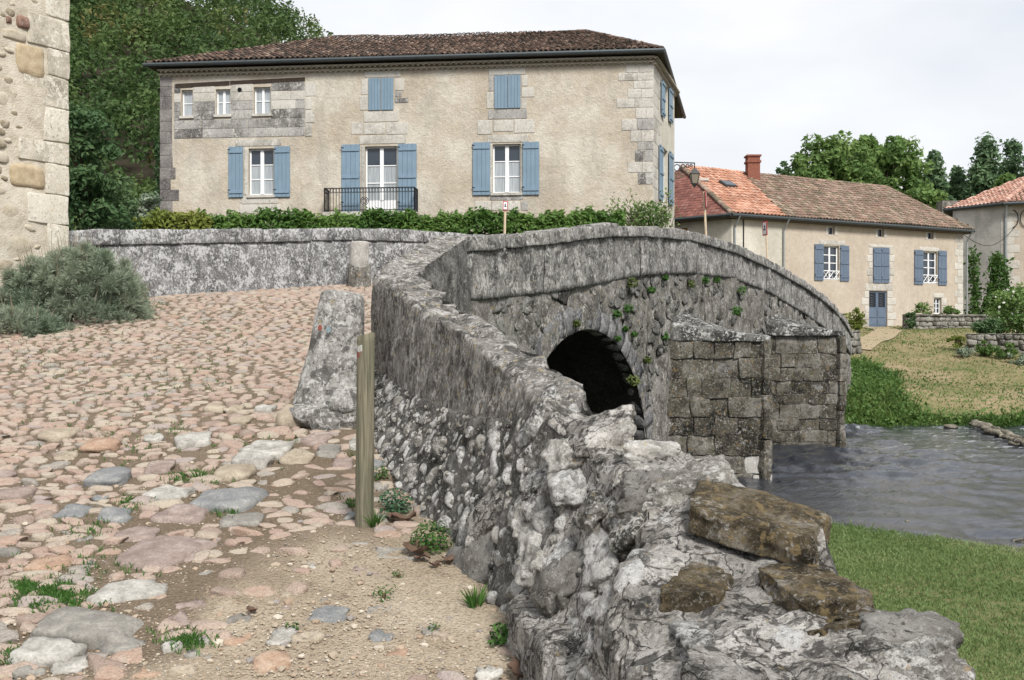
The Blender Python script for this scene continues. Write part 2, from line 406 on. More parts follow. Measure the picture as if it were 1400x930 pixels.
stone_mat('shaded_vault', (.006, .006, .006), (.022, .021, .018), (.06, .058, .05), (.05, .04, .02), sc=1.0, light_at=.62)  # near-black stone colour with the shade under the arches painted in
# lime mortar of the left building
g = G('lime_mortar'); n1 = g.noise(5, 6, .65); n2 = g.noise(40, 4, .6)
c = g.ramp(n1, [(.3, (.40, .355, .28)), (.55, (.52, .475, .395)), (.75, (.60, .56, .48))])
M['lime_mortar'] = g.pbr(c, .95, g.bump(g.math('ADD', n1, g.math('MULTIPLY', n2, .5)), .7, .04), .1)
# house render: beige, trowelled
def plaster(name, a, b, c_, scale=1.0, bump=.7, stain=(.30, .27, .22)):
    g = G(name)
    n1 = g.noise(.55 * scale, 6, .62); n2 = g.noise(7 * scale, 5, .65, dist=.8); n3 = g.noise(28 * scale, 4, .6)
    c = g.ramp(n1, [(.36, a), (.5, b), (.62, c_)])
    st = g.noise(1.3 * scale, 7, .66, g.map(g.pos, (1, 1, .35), (5, 3, 2)))
    c = g.mix(g.ramp(st, [(.49, 0.0), (.66, .62)]), c, stain)
    c = g.mix(1.0, c, g.ramp(n2, [(.25, .86), (.7, 1.1)]), 'MULTIPLY')
    c = g.mix(1.0, c, g.ramp(n3, [(.3, .90), (.7, 1.08)]), 'MULTIPLY')
    M[name] = g.pbr(c, .95, g.bump(g.math('ADD', n2, g.math('MULTIPLY', n3, .35)), bump, .05), .08)
plaster('beige_render', (.40, .345, .27), (.47, .42, .345), (.54, .50, .43), 1.0, .8, (.345, .315, .27))
plaster('smooth_render', (.385, .33, .27), (.42, .365, .30), (.45, .395, .33), .6, .15, (.37, .315, .26))
plaster('pale_render', (.42, .40, .345), (.48, .455, .39), (.53, .505, .445), .6, .2, (.40, .37, .31))
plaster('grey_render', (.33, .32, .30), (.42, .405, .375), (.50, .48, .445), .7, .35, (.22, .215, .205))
def tile_mat(name, cols, lich, at=.6):
    g = G(name); t = g.rnd()
    c = g.ramp(t, [(.05 + .9 * i / (len(cols) - 1), c) for i, c in enumerate(cols)], 'CONSTANT')
    c = g.mix(g.ramp(g.noise(6, 6, .7), [(at, 0.0), (at + .08, .75)]), c, lich)
    c = g.mix(1.0, c, g.ramp(g.noise(1.1, 4), [(.3, .75), (.7, 1.15)]), 'MULTIPLY')
    M[name] = g.pbr(c, .9, g.bump(g.noise(30, 4), .4, .02), .15)
tile_mat('old_brown_tile', [(.065, .047, .038), (.125, .085, .066), (.095, .07, .057), (.185, .125, .098), (.14, .095, .073), (.055, .043, .037), (.24, .185, .15)], (.26, .235, .20), .60)
tile_mat('mossy_tile', [(.19, .13, .10), (.25, .165, .13), (.16, .125, .09), (.30, .22, .175), (.22, .15, .12), (.14, .118, .085), (.32, .255, .20)], (.22, .205, .13), .54)
tile_mat('orange_tile', [(.42, .215, .145), (.48, .265, .185), (.37, .19, .13), (.51, .31, .23), (.45, .24, .165)], (.42, .33, .25), .60)
tile_mat('flat_red_tile', [(.20, .085, .07), (.235, .105, .085), (.17, .075, .062), (.25, .125, .105)], (.2, .13, .11), .68)
tile_mat('salmon_tile', [(.40, .225, .17), (.46, .28, .22), (.35, .20, .155), (.49, .33, .27), (.40, .24, .18)], (.46, .36, .28), .6)
plain('genoise_tile', (.50, .45, .36), .9, .1, var=.25, scale=8)
plain('brick_red', (.21, .085, .06), .9, .1, var=.3, scale=14)
# painted joinery
def paint(name, col):
    g = G(name); n = g.noise(6, 5, .6, g.map(g.pos, (1, 1, .25)))
    c = g.mix(g.ramp(n, [(.4, 0.0), (.75, .35)]), col, tuple(min(1, x * 1.3 + .03) for x in col))
    c = g.mix(g.ramp(g.noise(2.2, 4), [(.35, .35), (.65, 0.0)]), c, tuple(x * .78 for x in col))
    M[name] = g.pbr(c, .6, g.bump(g.noise(40, 3), .1, .01), .3)
paint('blue_paint', (.165, .24, .31)); paint('slate_paint', (.105, .14, .195)); paint('white_paint', (.74, .75, .76)); paint('grey_door_paint', (.14, .185, .27))
g = G('window_glass'); M['window_glass'] = g.pbr((.035, .045, .06), .06, g.bump(g.noise(3, 2), .04, .02), .6)
plain('curtain', (.52, .54, .56), .9, .1, var=.08, scale=5)
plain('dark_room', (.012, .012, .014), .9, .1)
plain('gutter_zinc', (.06, .07, .075), .5, .4, .4)
plain('pipe_zinc', (.27, .29, .30), .5, .4, .3)
plain('iron', (.018, .018, .02), .5, .4, .3)
plain('lantern_iron', (.05, .052, .055), .5, .4, .3)
g = G('lantern_glass'); M['lantern_glass'] = g.pbr((.22, .19, .15), .25, None, .5)
plain('eave_wood', (.10, .085, .065), .9, .1, var=.3)
plain('beam_wood', (.045, .035, .028), .9, .1, var=.3)
plain('brown_door', (.30, .13, .045), .7, .2, var=.2)
plain('cream_post', (.52, .42, .30), .7, .2)
plain('sign_white', (.72, .72, .74), .5, .3, var=.03)
plain('sign_red', (.40, .03, .035), .5, .3, var=.05)
plain('sign_dark', (.03, .035, .04), .5, .3)
plain('mark_white', (.42, .42, .40), .9, .1, var=.3, scale=60)
plain('mark_red', (.21, .075, .06), .9, .1, var=.35, scale=60)
plain('mark_blue', (.19, .25, .27), .9, .1, var=.35, scale=60)
plain('bark', (.085, .065, .045), .95, .1, var=.35, scale=7, bump=.8)
plain('stem', (.13, .10, .06), .95, .1, var=.35)
# weathered softwood post, going green
g = G('post_wood')
gr = g.noise(9, 6, .6, g.map(g.pos, (4.5, 4.5, .25)), .8); bl = g.noise(3.5, 4)
c = g.ramp(gr, [(.3, (.06, .055, .04)), (.5, (.15, .135, .095)), (.7, (.235, .21, .155))])
c = g.mix(g.ramp(bl, [(.42, 0.0), (.64, .45)]), c, (.10, .115, .075))
M['post_wood'] = g.pbr(c, .85, g.bump(gr, .5, .02), .2)
# road bedding: sandy grit with pebbles in it
g = G('road_sand')
n1 = g.noise(1.3, 6, .6); n2 = g.noise(55, 5, .7); v = g.voro(42); v2 = g.voro(95)
c = g.ramp(n1, [(.3, (.30, .245, .18)), (.5, (.41, .34, .255)), (.7, (.48, .415, .325))])
c = g.mix(g.ramp(g.attr('tint'), [(0, .8), (.8, 0.0)]), c, (.135, .10, .068))
c = g.mix(1.0, c, g.ramp(n2, [(.28, .62), (.72, 1.3)]), 'MULTIPLY')
c = g.mix(g.ramp(v2, [(.10, .55), (.2, 0.0)]), c, (.46, .41, .34))
c = g.mix(g.ramp(g.noise(7, 5, .65, g.map(g.pos, (1, 1, 1), (4, 4, 4))), [(.56, 0.0), (.70, .55)]), c, (.17, .13, .092))
h = g.math('ADD', n2, g.math('MULTIPLY', g.ramp(v, [(.05, 1.0), (.4, 0.0)]), .6))
M['road_sand'] = g.pbr(c, .96, g.bump(h, .9, .025), .1)
# cobbles: river pebbles, pink to tan to grey, sand dusted
g = G('cobble')
t = g.rnd()
c = g.ramp(t, [(0, (.40, .28, .215)), (.14, (.42, .315, .245)), (.28, (.38, .255, .195)), (.40, (.43, .345, .265)), (.52, (.32, .23, .18)), (.62, (.41, .30, .235)), (.72, (.44, .37, .28)), (.82, (.33, .295, .255)), (.88, (.37, .30, .27)), (.94, (.40, .265, .19))], 'CONSTANT')
n2 = g.noise(16, 6, .65); n3 = g.noise(90, 3, .6)
c = g.mix(g.ramp(n2, [(.48, 0.0), (.70, .6)]), c, (.45, .385, .305))
c = g.mix(g.ramp(g.noise(11, 5, .6, g.map(g.pos, (1, 1, 1), (8, 3, 3))), [(.57, 0.0), (.74, .5)]), c, (.20, .145, .115))
c = g.mix(1.0, c, g.ramp(n3, [(.3, .70), (.7, 1.08)]), 'MULTIPLY')
hs = g.n.new('ShaderNodeHueSaturation'); hs.inputs['Saturation'].default_value = .84; g.link(c, hs.inputs['Color']); c = hs.outputs[0]
M['cobble'] = g.pbr(c, .85, g.bump(g.math('ADD', n2, g.math('MULTIPLY', n3, .5)), .8, .03), .2)
def slab_mat(name, a, b, hi):
    g = G(name); n = g.noise(7, 7, .68); f = g.noise(70, 4, .65)
    c = g.ramp(n, [(.3, a), (.52, b), (.7, hi)])
    c = g.mix(1.0, c, g.ramp(f, [(.28, .75), (.72, 1.2)]), 'MULTIPLY')
    M[name] = g.pbr(c, .9, g.bump(g.math('ADD', n, g.math('MULTIPLY', f, .4)), .6, .025), .15)
slab_mat('slate_slab', (.14, .145, .15), (.205, .21, .21), (.31, .305, .29))
slab_mat('grey_slab', (.14, .132, .12), (.235, .222, .20), (.36, .34, .30))
slab_mat('white_slab', (.18, .17, .15), (.36, .345, .315), (.52, .505, .47))
slab_mat('purple_slab', (.175, .135, .12), (.27, .215, .19), (.38, .32, .29))
slab_mat('tan_slab', (.23, .19, .145), (.34, .29, .225), (.44, .385, .31))
slab_mat('ochre_block', (.30, .235, .15), (.42, .34, .23), (.50, .43, .31))
slab_mat('orange_slab', (.23, .15, .11), (.34, .235, .17), (.42, .325, .25))
slab_mat('gravel', (.2, .16, .12), (.33, .28, .22), (.52, .47, .40))
# water, grass, earth
g = G('river_water')
P2 = g.map(g.pos, (1, 1, 1), (0, 0, 0), (0, 0, R(-38)))
a1 = g.noise(2.1, 5, .6, g.map(P2, (.55, 1.5, 1)), 1.2); a2 = g.noise(8, 5, .65, g.map(P2, (.6, 1.3, 1)), .8)
a3 = g.noise(26, 4, .6, g.map(P2, (.7, 1.2, 1)), .5)
h = g.math('ADD', g.math('ADD', g.math('MULTIPLY', a1, .8), g.math('MULTIPLY', a2, .7)), g.math('MULTIPLY', a3, .05))
bed = g.noise(1.1, 6, .65)
c = g.ramp(bed, [(.35, (.014, .018, .028)), (.6, (.03, .034, .042)), (.75, (.075, .062, .045))])
s3 = g.sep()
weir = g.math('MULTIPLY', g.ramp(g.math('DIVIDE', s3[1], 40), [(.52, 0.0), (.66, 1.0), (.785, 1.0), (.80, 0.0)]), g.ramp(g.math('DIVIDE', s3[0], 40), [(.20, 0.0), (.34, 1.0)]))
fo = g.noise(3.2, 7, .72, g.map(P2, (.45, 1.4, 1)), 1.0)
c = g.mix(g.math('MULTIPLY', g.ramp(fo, [(.56, 0.0), (.64, .9)]), weir), c, (.62, .65, .68))
M['river_water'] = g.pbr(c, .03, g.bump(h, .45, .05), .5)
g = G('lawn_earth'); n1 = g.noise(.8, 5); n2 = g.noise(14, 5, .7)
c = g.ramp(g.math('ADD', g.math('MULTIPLY', n1, .6), g.math('MULTIPLY', n2, .4)), [(.35, (.055, .085, .025)), (.5, (.095, .125, .042)), (.66, (.20, .175, .095))])
M['lawn_earth'] = g.pbr(c, .95, g.bump(n2, .8, .04), .1)
g = G('bank_earth'); n1 = g.noise(.35, 6, .6); n2 = g.noise(6, 6, .7)
c = g.ramp(g.math('ADD', g.math('MULTIPLY', n1, .55), g.math('MULTIPLY', n2, .45)), [(.40, (.095, .12, .045)), (.49, (.185, .16, .082)), (.61, (.28, .22, .14))])
M['bank_earth'] = g.pbr(c, .95, g.bump(n2, .8, .05), .1)
plain('sandy_path', (.30, .245, .165), .95, .1, var=.15)
plain('dark_earth', (.05, .042, .03), .95, .1, var=.3)
leaf_mat('grass', [(.12, .185, .06), (.17, .24, .085), (.23, .285, .12), (.33, .305, .175)], .25)
leaf_mat('bank_weed', [(.05, .11, .025), (.08, .155, .036), (.12, .20, .05), (.165, .235, .07)], .3)
leaf_mat('dry_grass', [(.16, .15, .06), (.26, .215, .10), (.36, .29, .16)], .25)
leaf_mat('hedge_leaf', [(.04, .095, .018), (.07, .15, .03), (.115, .21, .045), (.175, .265, .07)], .3)
leaf_mat('yellow_leaf', [(.09, .13, .02), (.17, .21, .04), (.25, .27, .06)], .3)
leaf_mat('wood_leaf', [(.04, .078, .026), (.062, .112, .034), (.088, .145, .044), (.12, .175, .054), (.19, .165, .06)], .3)
leaf_mat('tree_leaf', [(.08, .145, .042), (.125, .215, .062), (.18, .28, .085), (.24, .33, .11)], .32)
leaf_mat('poplar_leaf', [(.065, .12, .062), (.095, .168, .082), (.13, .21, .10), (.165, .25, .12)], .3)
leaf_mat('shrub_leaf', [(.04, .085, .034), (.065, .13, .05), (.10, .175, .07), (.15, .225, .11)], .3)
leaf_mat('lavender', [(.10, .148, .095), (.165, .222, .15), (.24, .292, .21), (.33, .37, .28)], .2)
leaf_mat('dry_spike', [(.16, .13, .085), (.25, .21, .15), (.36, .32, .25)], .2)
leaf_mat('weed_leaf', [(.035, .10, .02), (.06, .15, .028), (.10, .20, .042)], .3)
leaf_mat('clover_leaf', [(.04, .105, .05), (.065, .15, .075), (.11, .20, .11)], .3)
leaf_mat('moss', [(.055, .085, .02), (.09, .125, .03), (.14, .165, .05)], .2)
leaf_mat('white_flower', [(.6, .6, .56), (.75, .74, .70)], .2)
leaf_mat('dead_leaf', [(.06, .036, .025), (.10, .06, .042), (.14, .09, .065)], .15)

# ------------------------------------------------------------------ ground, river, banks
WATER = -1.5
_RY = [-6, 0, 2, 4.5, 6.75, 8, 9.4, 11.5, 14, 18, 21.4, 24, 30]
_RZ = [-.55, -.3, -.17, 0, .25, .45, .70, 1.03, 1.45, 2.18, 2.57, 2.68, 2.7]
def zroad(X, Y):
    X = np.asarray(X, float); Y = np.asarray(Y, float)
    P = np.stack([X, Y, X * 0], -1)
    return np.interp(Y, _RY, _RZ) + snoise(P, 5, 1.5, 2) * .035

# wing wall stations: ground line, slab height, top road edge, top river edge
ST = []
def st(base, slab, t1, t2): ST.append((np.array(base, float), slab, np.array(t1, float), np.array(t2, float)))
st((-1.16, 14.3, 1.5), .95, (-1.12, 14.3, 2.93), (-.62, 14.1, 2.90))
st((-1.15, 13.7, 1.40), .95, (-1.10, 13.7, 2.86), (-.63, 13.6, 2.83))
st((-1.45, 11.8, 1.05), .95, (-1.36, 11.8, 2.46), (-.86, 11.8, 2.44))
st((-1.56, 10.5, .86), .96, px(507, 374, 10.5), px(568, 377, 10.4))
st((-1.27, 8.95, .60), .85, px(553, 400, 9.0), px(612, 404, 8.95))
st((-1.0, 8.0, .45), .68, px(593, 433, 8.0), px(650, 433, 7.95))
st((-.72, 7.2, .31), .55, px(633, 457, 7.2), px(702, 467, 7.05))
st((-.49, 6.55, .22), .42, px(667, 483, 6.6), px(747, 487, 6.5))
st((-.30, 6.05, .17), .28, px(707, 511, 6.1), px(775, 513, 6.05))
st((-.19, 5.75, .14), .10, px(722, 535, 5.8), px(802, 540, 5.7))
st((-.03, 5.2, .08), .06, px(773, 574, 5.35), px(852, 577, 5.25))
st((.05, 4.7, .03), .05, px(850, 618, 4.85), px(915, 605, 4.85))
st((.09, 4.2, -.02), .05, px(915, 660, 4.4), px(990, 645, 4.4))
st((.14, 3.7, -.07), .05, px(880, 765, 3.8), px(1120, 725, 3.9))
st((.21, 3.2, -.12), .05, px(845, 880, 3.35), px(1195, 810, 3.4))
st((.28, 2.75, -.15), .05, px(830, 985, 2.95), px(1320, 900, 2.9))
st((.38, 2.2, -.18), .05, (.62, 2.3, .48), (1.42, 2.3, .54))
st((.50, 1.3, -.25), .05, (.75, 1.3, .42), (1.5, 1.3, .45))
st((.55, .4, -.3), .05, (.80, .4, .38), (1.5, .4, .40))
def _edge(Y): return np.interp(Y, [s[0][1] for s in ST][::-1], [(s[0][0] * .55 + s[3][0] * .45) for s in ST][::-1])
FARW = np.array([(-9.2, 15.6), (-7.35, 17.0), (-6.41, 18.0), (-5.07, 19.7), (-3.62, 21.4), (-2.29, 22.45), (-.5, 24.0), (.9, 26.2)])
def road_right(Y): return np.where(Y < 14.2, _edge(Y), 3.75 + (Y - 21.3) * .593 - .25)
def road_left(Y): return np.where(Y < 17.0, -16 + 0 * Y, np.interp(Y, FARW[:, 1], FARW[:, 0]) - .2)
ys = np.concatenate([np.arange(-5, 3.5, .5), np.arange(3.5, 10, .05), np.arange(10, 25, .12)]); NU = 160
Yg, S = np.meshgrid(ys, 1 - (1 - np.linspace(0, 1, NU)) ** 1.0, indexing='ij')
Xg = road_left(Yg) + (road_right(Yg) - road_left(Yg)) * S
Zg = zroad(Xg, Yg) + snoise(np.stack([Xg, Yg, Xg * 0], -1), 8, 9, 3) * .010
def grid_faces(a, b): i, j = np.meshgrid(np.arange(a - 1), np.arange(b - 1), indexing='ij'); q = (i * b + j).ravel(); return np.stack([q, q + 1, q + b + 1, q + b], 1)
def bareness(X, Y):
    qx, qy = to_px(np.stack([X, np.maximum(Y, 1.0), zroad(X, Y)], -1)); P = np.stack([qx, qy, qx * 0], -1)
    line = np.interp(qx, [0, 120, 240, 330, 420, 520, 640, 760], [930, 895, 850, 795, 745, 705, 640, 600])
    return np.clip((qy - line + 45 * snoise(P, 92, .02, 2)) / 70, 0, 1)
road = obj('road', mesh_np('road', np.stack([Xg, Yg, Zg], -1).reshape(-1, 3), grid_faces(len(ys), NU), bareness(Xg, Yg).ravel(), True), 'road_sand', kind='structure')

def heightfield(name, xs, ys, fn, m):
    X, Y = np.meshgrid(xs, ys, indexing='xy'); Z = fn(X, Y)
    return obj(name, mesh_np(name, np.stack([X, Y, Z], -1).reshape(-1, 3), grid_faces(len(ys), len(xs)), smooth=True), m, kind='structure')
mb = MB(); mb.add([(-900, -300, -2.6), (900, -300, -2.6), (900, 1500, -2.6), (-900, 1500, -2.6)], [(0, 1, 2, 3)]); mb.build('ground', 'dark_earth', kind='structure')
LE_P, LE_N = np.array((4.5, 13.85)), unit((.69, .72))
def lawn_d(X, Y): return (X - LE_P[0]) * LE_N[0] + (Y - LE_P[1]) * LE_N[1] + np.sin(X * 1.3) * .12 + np.sin(Y * .9 + 1) * .1
def zlawn(X, Y):
    d = lawn_d(X, Y); z = -1.12 + snoise(np.stack([X, Y, X * 0], -1), 21, .7, 2) * .08
    return z + np.where(d > -.35, -(d + .35) * .75, 0).clip(-1.4, 0)
heightfield('lawn', np.arange(-2.85, 40, .3), np.arange(-6, 24, .3), zlawn, 'lawn_earth')
xw = np.concatenate([np.arange(-60, 2, 2.0), np.arange(2, 26, .085), np.arange(26, 121, 2.0)]); yw = np.concatenate([np.arange(4, 12, 1.0), np.arange(12, 26, .085), np.arange(26, 34.5, .12), [35, 36]])
def zwater(X, Y):
    fl = np.array((.62, -.78)); a = X * fl[0] + Y * fl[1]; b = X * fl[1] - Y * fl[0]   # along and across the current
    P = np.stack([a * .75, b * 1.1, X * 0], -1); z = snoise(P, 11, 3.8, 2) * .075 + snoise(P, 12, 9.5, 2) * .045 + snoise(P, 13, 20, 2) * .018
    calm = np.clip(.55 + .9 * snoise(np.stack([X, Y, X * 0], -1), 14, .55, 2), .25, 1.15)
    return WATER + z * calm
heightfield('river', xw, yw, zwater, 'river_water')
_BY = [30.5, 32.0, 32.6, 33.8, 38, 45, 50, 57, 75, 200]; _BZ = [-2.4, -1.75, -1.35, -.95, -.30, .72, 1.38, 1.78, 2.2, 8]
def zbank(X, Y):
    e = np.where(X > 20, (X - 20) * .05, 0) + np.sin(X * .8) * .25
    return np.interp(Y + e, _BY, _BZ) + snoise(np.stack([X, Y, X * 0], -1), 31, .5, 3) * .16
heightfield('far_bank', np.arange(7.4, 110, .8), np.concatenate([np.arange(30.5, 58, .4), np.arange(58, 201, 4)]), zbank, 'bank_earth')
def zhill(X, Y):
    cap = np.where(X < -24, 30 + (-24 - X) * .75, 30 - (X + 24) * 1.15)
    s = np.maximum(Y - 52, 0) * .62
    z = np.minimum(s, np.maximum(cap, 0)) + 3.9 + snoise(np.stack([X, Y, X * 0], -1), 41, .05, 2) * 2 * (s > 3)
    return np.where(Y < 26.2, -2.5, z - np.where(s > 2, 5.0, 0))
heightfield('hill', np.concatenate([np.arange(-140, -20, 4), np.arange(-20, 3.1, 1.0)]), np.concatenate([[26.19], np.arange(26.2, 50, 1.2), np.arange(50, 190, 3)]), zhill, 'dark_earth')

# ------------------------------------------------------------------ wing wall (rubble ramp wall beside the road)
wing = thing('wing_wall', (-.6, 7, .3), 'rough rubble wing wall with mortared top running from foreground up to the bridge', 'wall')
NS = 240
si = np.linspace(0, len(ST) - 1, 2000)
def sti(k): return np.stack([np.interp(si, np.arange(len(ST)), [s[k][c] for s in ST]) for c in range(3)], 1)
B_, T1_, T2_ = sti(0), sti(2), sti(3); SL_ = np.interp(si, np.arange(len(ST)), [s[1] for s in ST])
arc = np.concatenate([[0], np.cumsum(np.linalg.norm(np.diff((T1_ + T2_) / 2, axis=0), axis=1))])
pick = np.interp(np.linspace(0, arc[-1], NS), arc, np.arange(2000)).astype(int)
B_, T1_, T2_, SL_, SI = B_[pick], T1_[pick], T2_[pick], SL_[pick], si[pick]
def smooth1(A, k=5):
    ker = np.ones(k) / k
    if A.ndim == 1: return np.convolve(np.pad(A, k // 2, 'edge'), ker, 'valid')
    return np.stack([smooth1(A[:, c], k) for c in range(A.shape[1])], 1)
B_, T1_, T2_ = smooth1(B_), smooth1(T1_), smooth1(T2_)
SB_ = T1_.copy(); SB_[:, 2] -= SL_; SB_ += (B_ - T1_) * np.array((1, 1, 0)) * .16
GB_ = B_.copy(); GB_[:, 2] -= .35
RB_ = T2_ + np.array((.12, .05, 0)); RB_[:, 2] = -1.5
def seg(A, Bq, n, last=False): t = np.linspace(0, 1, n + 1)[: None if last else -1]; return A[:, None] * (1 - t)[None, :, None] + Bq[:, None] * t[None, :, None]
nv = (2, 22, 14, 10, 16)
W = np.concatenate([seg(GB_, B_, nv[0]), seg(B_, SB_, nv[1]), seg(SB_, T1_, nv[2]), seg(T1_, T2_, nv[3]), seg(T2_, RB_, nv[4], True)], 1)
NVW = W.shape[1]
# displacement along the surface normal
dU = np.gradient(W, axis=0); dV = np.gradient(W, axis=1); NW = unit(np.cross(dV, dU))
if NW[NS // 2, nv[0] + 10, 0] > 0: NW = -NW
vi = np.arange(NVW); e1 = nv[0]; e2 = e1 + nv[1]; e3 = e2 + nv[2]; e4 = e3 + nv[3]
amp_v = np.where(vi < e2, .022, np.where(vi < e3, .010, np.where(vi < e4, .020, .03)))
fg = np.clip((SI - 8.6) / 1.4, 0, 1)[:, None]
amp = amp_v[None] * (1 - fg) + .034 * fg
disp = snoise(W, 51, 9, 4) * amp * 1.7 + snoise(W, 52, 38, 2) * amp * .6
# the mortared top is laid in thin uneven ridges
top = ((vi >= e3) & (vi <= e4))[None] * (1 - fg)
disp = disp + top * (np.sin(arc[pick][:, None] * 34 + snoise(W, 53, 5, 2) * 4) * .008 + snoise(W, 54, 3.5, 2) * .03)
disp = disp + ((vi >= e2 - 1) & (vi < e2))[None] * .012
corner = ((vi == e3) | (vi == e4))[None]; disp = disp - corner * .018
W = W + NW * disp[..., None]
WV = W.reshape(-1, 3); WF = grid_faces(NS, NVW); fu, fv = WF[:, 0] // NVW, WF[:, 0] % NVW
def subset(V, Fc):
    u, inv = np.unique(Fc, return_inverse=True); return V[u], inv.reshape(Fc.shape)
front = SI[fu] > 9.6
slab = (fv >= e2) & (fv < e4) & (SI[fu] < 9.6) & ~front
for nm, sel, m in (('parapet', slab, 'near_stone'), ('broken_end', front & (fv < e4) & ((fv >= e2) | (SI[fu] > 10.6)), 'white_crust'), ('rubble_core', ~slab & ~(front & (fv < e4) & ((fv >= e2) | (SI[fu] > 10.6))), 'rubble_mortar')):
    v_, f_ = subset(WV, WF[sel]); obj(nm, mesh_np(nm, v_, f_, smooth=True), m, wing)
WBVH = BVHTree.FromPolygons([tuple(p) for p in WV], [tuple(f) for f in WF])
def wall_hit(x, y):
    d = Vector(((x - 700) / F, 1, (HOR - y) / F)).normalized(); h = WBVH.ray_cast(Vector((0, 0, EYE)), d)
    if h[0] is None: return None
    n = h[1] if h[1].dot(d) < 0 else -h[1]; return np.array(h[0]), np.array(n)
ROCKS = [mesh_np('rubble_stone_%d' % i, *rock(300 + i, 3, .26, 9), smooth=True) for i in range(16)]
ROCKS_W = []
for me in ROCKS[:]:
    a = me.copy(); me.materials.append(M['rubble_stone']); a.materials.append(M['rubble_mix']); ROCKS_W.append(a)
def basis(n, spin):
    n = unit(n); a = unit(np.cross(n, (0.3, 0.1, 1.0))); b = np.cross(n, a); c, s = math.cos(spin), math.sin(spin)
    return a * c + b * s, b * c - a * s, n
def place(name, me, p, ax, scale, parent):
    o = bpy.data.objects.new(name, me); COL.objects.link(o); o.parent = parent
    o.matrix_parent_inverse = Matrix.Translation(-Vector(parent.get('_w', (0, 0, 0))))
    m = Matrix([list(ax[k][i] * scale[k] for k in range(3)) + [p[i]] for i in range(3)] + [[0, 0, 0, 1]])
    o.matrix_basis = m; return o
# the stones the photograph shows large, by pixel: x0,x1,y0,y1, thickness, material, sink
big = [(775, 868, 572, 612, .14, 'white_crust', .62), (851, 920, 606, 636, .12, 'pale_stone', .3), (748, 805, 615, 650, .13, 'rubble_mix', .3),
       (868, 960, 592, 628, .10, 'grey_boulder', .45), (898, 985, 632, 668, .10, 'rubble_mix', .5),
       (620, 694, 737, 804, .22, 'grey_boulder', .35), (706, 752, 744, 790, .16, 'rubble_mix', .35),
       (745, 800, 775, 820, .14, 'grey_boulder', .5),
       (925, 968, 848, 900, .07, 'rubble_stone', .3), (1105, 1192, 836, 866, .05, 'brown_slab', .35), (1180, 1285, 832, 880, .08, 'grey_boulder', .55),
       (950, 1120, 895, 960, .10, 'white_crust', .6), (1130, 1300, 895, 960, .07, 'rubble_mix', .65),
       (714, 770, 650, 690, .14, 'rubble_stone', .3), (760, 800, 640, 690, .13, 'rubble_stone', .4), (640, 700, 690, 732, .14, 'white_crust', .35),
       (700, 745, 690, 735, .13, 'rubble_mix', .4), (800, 850, 730, 790, .13, 'rubble_stone', .45), (830, 880, 690, 740, .12, 'rubble_mix', .45),
       (755, 790, 740, 775, .1, 'rubble_stone', .35), (790, 830, 680, 720, .1, 'rubble_mix', .4), (850, 900, 655, 690, .1, 'grey_boulder', .5)]
TAKEN = []
for i, (x0, x1, y0, y1, th, m, sink) in enumerate(big):
    h = wall_hit((x0 + x1) / 2, min((y0 + y1) / 2, 928))
    if h is None: continue
    p, n = h; n = unit(n + np.array((0, 0, .25))); Yd = p[1]; view = unit(p - np.array((0, 0, EYE)))
    ex = unit(np.array((1.0, 0, 0)) - n * n[0]); ey = np.cross(n, ex)
    wm = (x1 - x0) / F * Yd / max(.35, math.sqrt(1 - (view @ ex) ** 2)); hm = (y1 - y0) / F * Yd / max(.42, math.sqrt(max(0, 1 - (view @ ey) ** 2)))
    wm *= 1.08; hm *= 1.08
    th *= .8; c0 = p + n * th * (.38 - sink)
    r = np.random.default_rng(800 + i); jj = lambda: r.uniform(.86, 1.08)
    p8 = [c0 + ex * wm / 2 * a * jj() + ey * hm / 2 * b * jj() + n * th / 2 * c for c in (-1, 1) for a, b in ((-1, -1), (1, -1), (1, 1), (-1, 1))]
    hexa_obj('stone', p8, m, wing, n=12, k=9 if m == 'pale_stone' else 6.0, amp=.024, seed=900 + i, rag=.012)
    TAKEN.append((p, max(wm, hm) * .40))
for i, (cs, th) in enumerate((([(695, 824, 4.85), (748, 890, 4.1), (856, 850, 4.4), (740, 789, 5.2)], .52), ([(748, 894, 4.1), (800, 965, 3.6), (910, 905, 3.9), (858, 854, 4.4)], .52))):
    tp = [px(*c) for c in cs]; hexa_obj('stone', [t_ - np.array((.05, 0.0, th)) for k_, t_ in enumerate(tp)] + tp, 'white_crust', wing, n=16, k=10, amp=.022, seed=980 + i, rag=.016)
    TAKEN.append((sum(tp) / 4, .22))
for i, (cs, th) in enumerate((([(936, 694, 3.95), (1108, 742, 3.62), (1140, 708, 4.0), (962, 648, 4.38)], .12), ([(1038, 772, 3.58), (1104, 818, 3.27), (1206, 803, 3.38), (1097, 751, 3.72)], .075), ([(900, 800, 3.5), (985, 800, 3.45), (1006, 768, 3.72), (943, 755, 3.8)], .08))):
    tp = [px(*c) + np.array((0, 0, (.01, -.015, -.03)[i])) for c in cs]; hexa_obj('stone', [t_ - np.array((0, 0, th)) for t_ in tp] + tp, 'brown_slab', wing, n=16, k=16, amp=.012, seed=960 + i, rag=.009)
    TAKEN.append((sum(tp) / 4, .2))
r = np.random.default_rng(61)
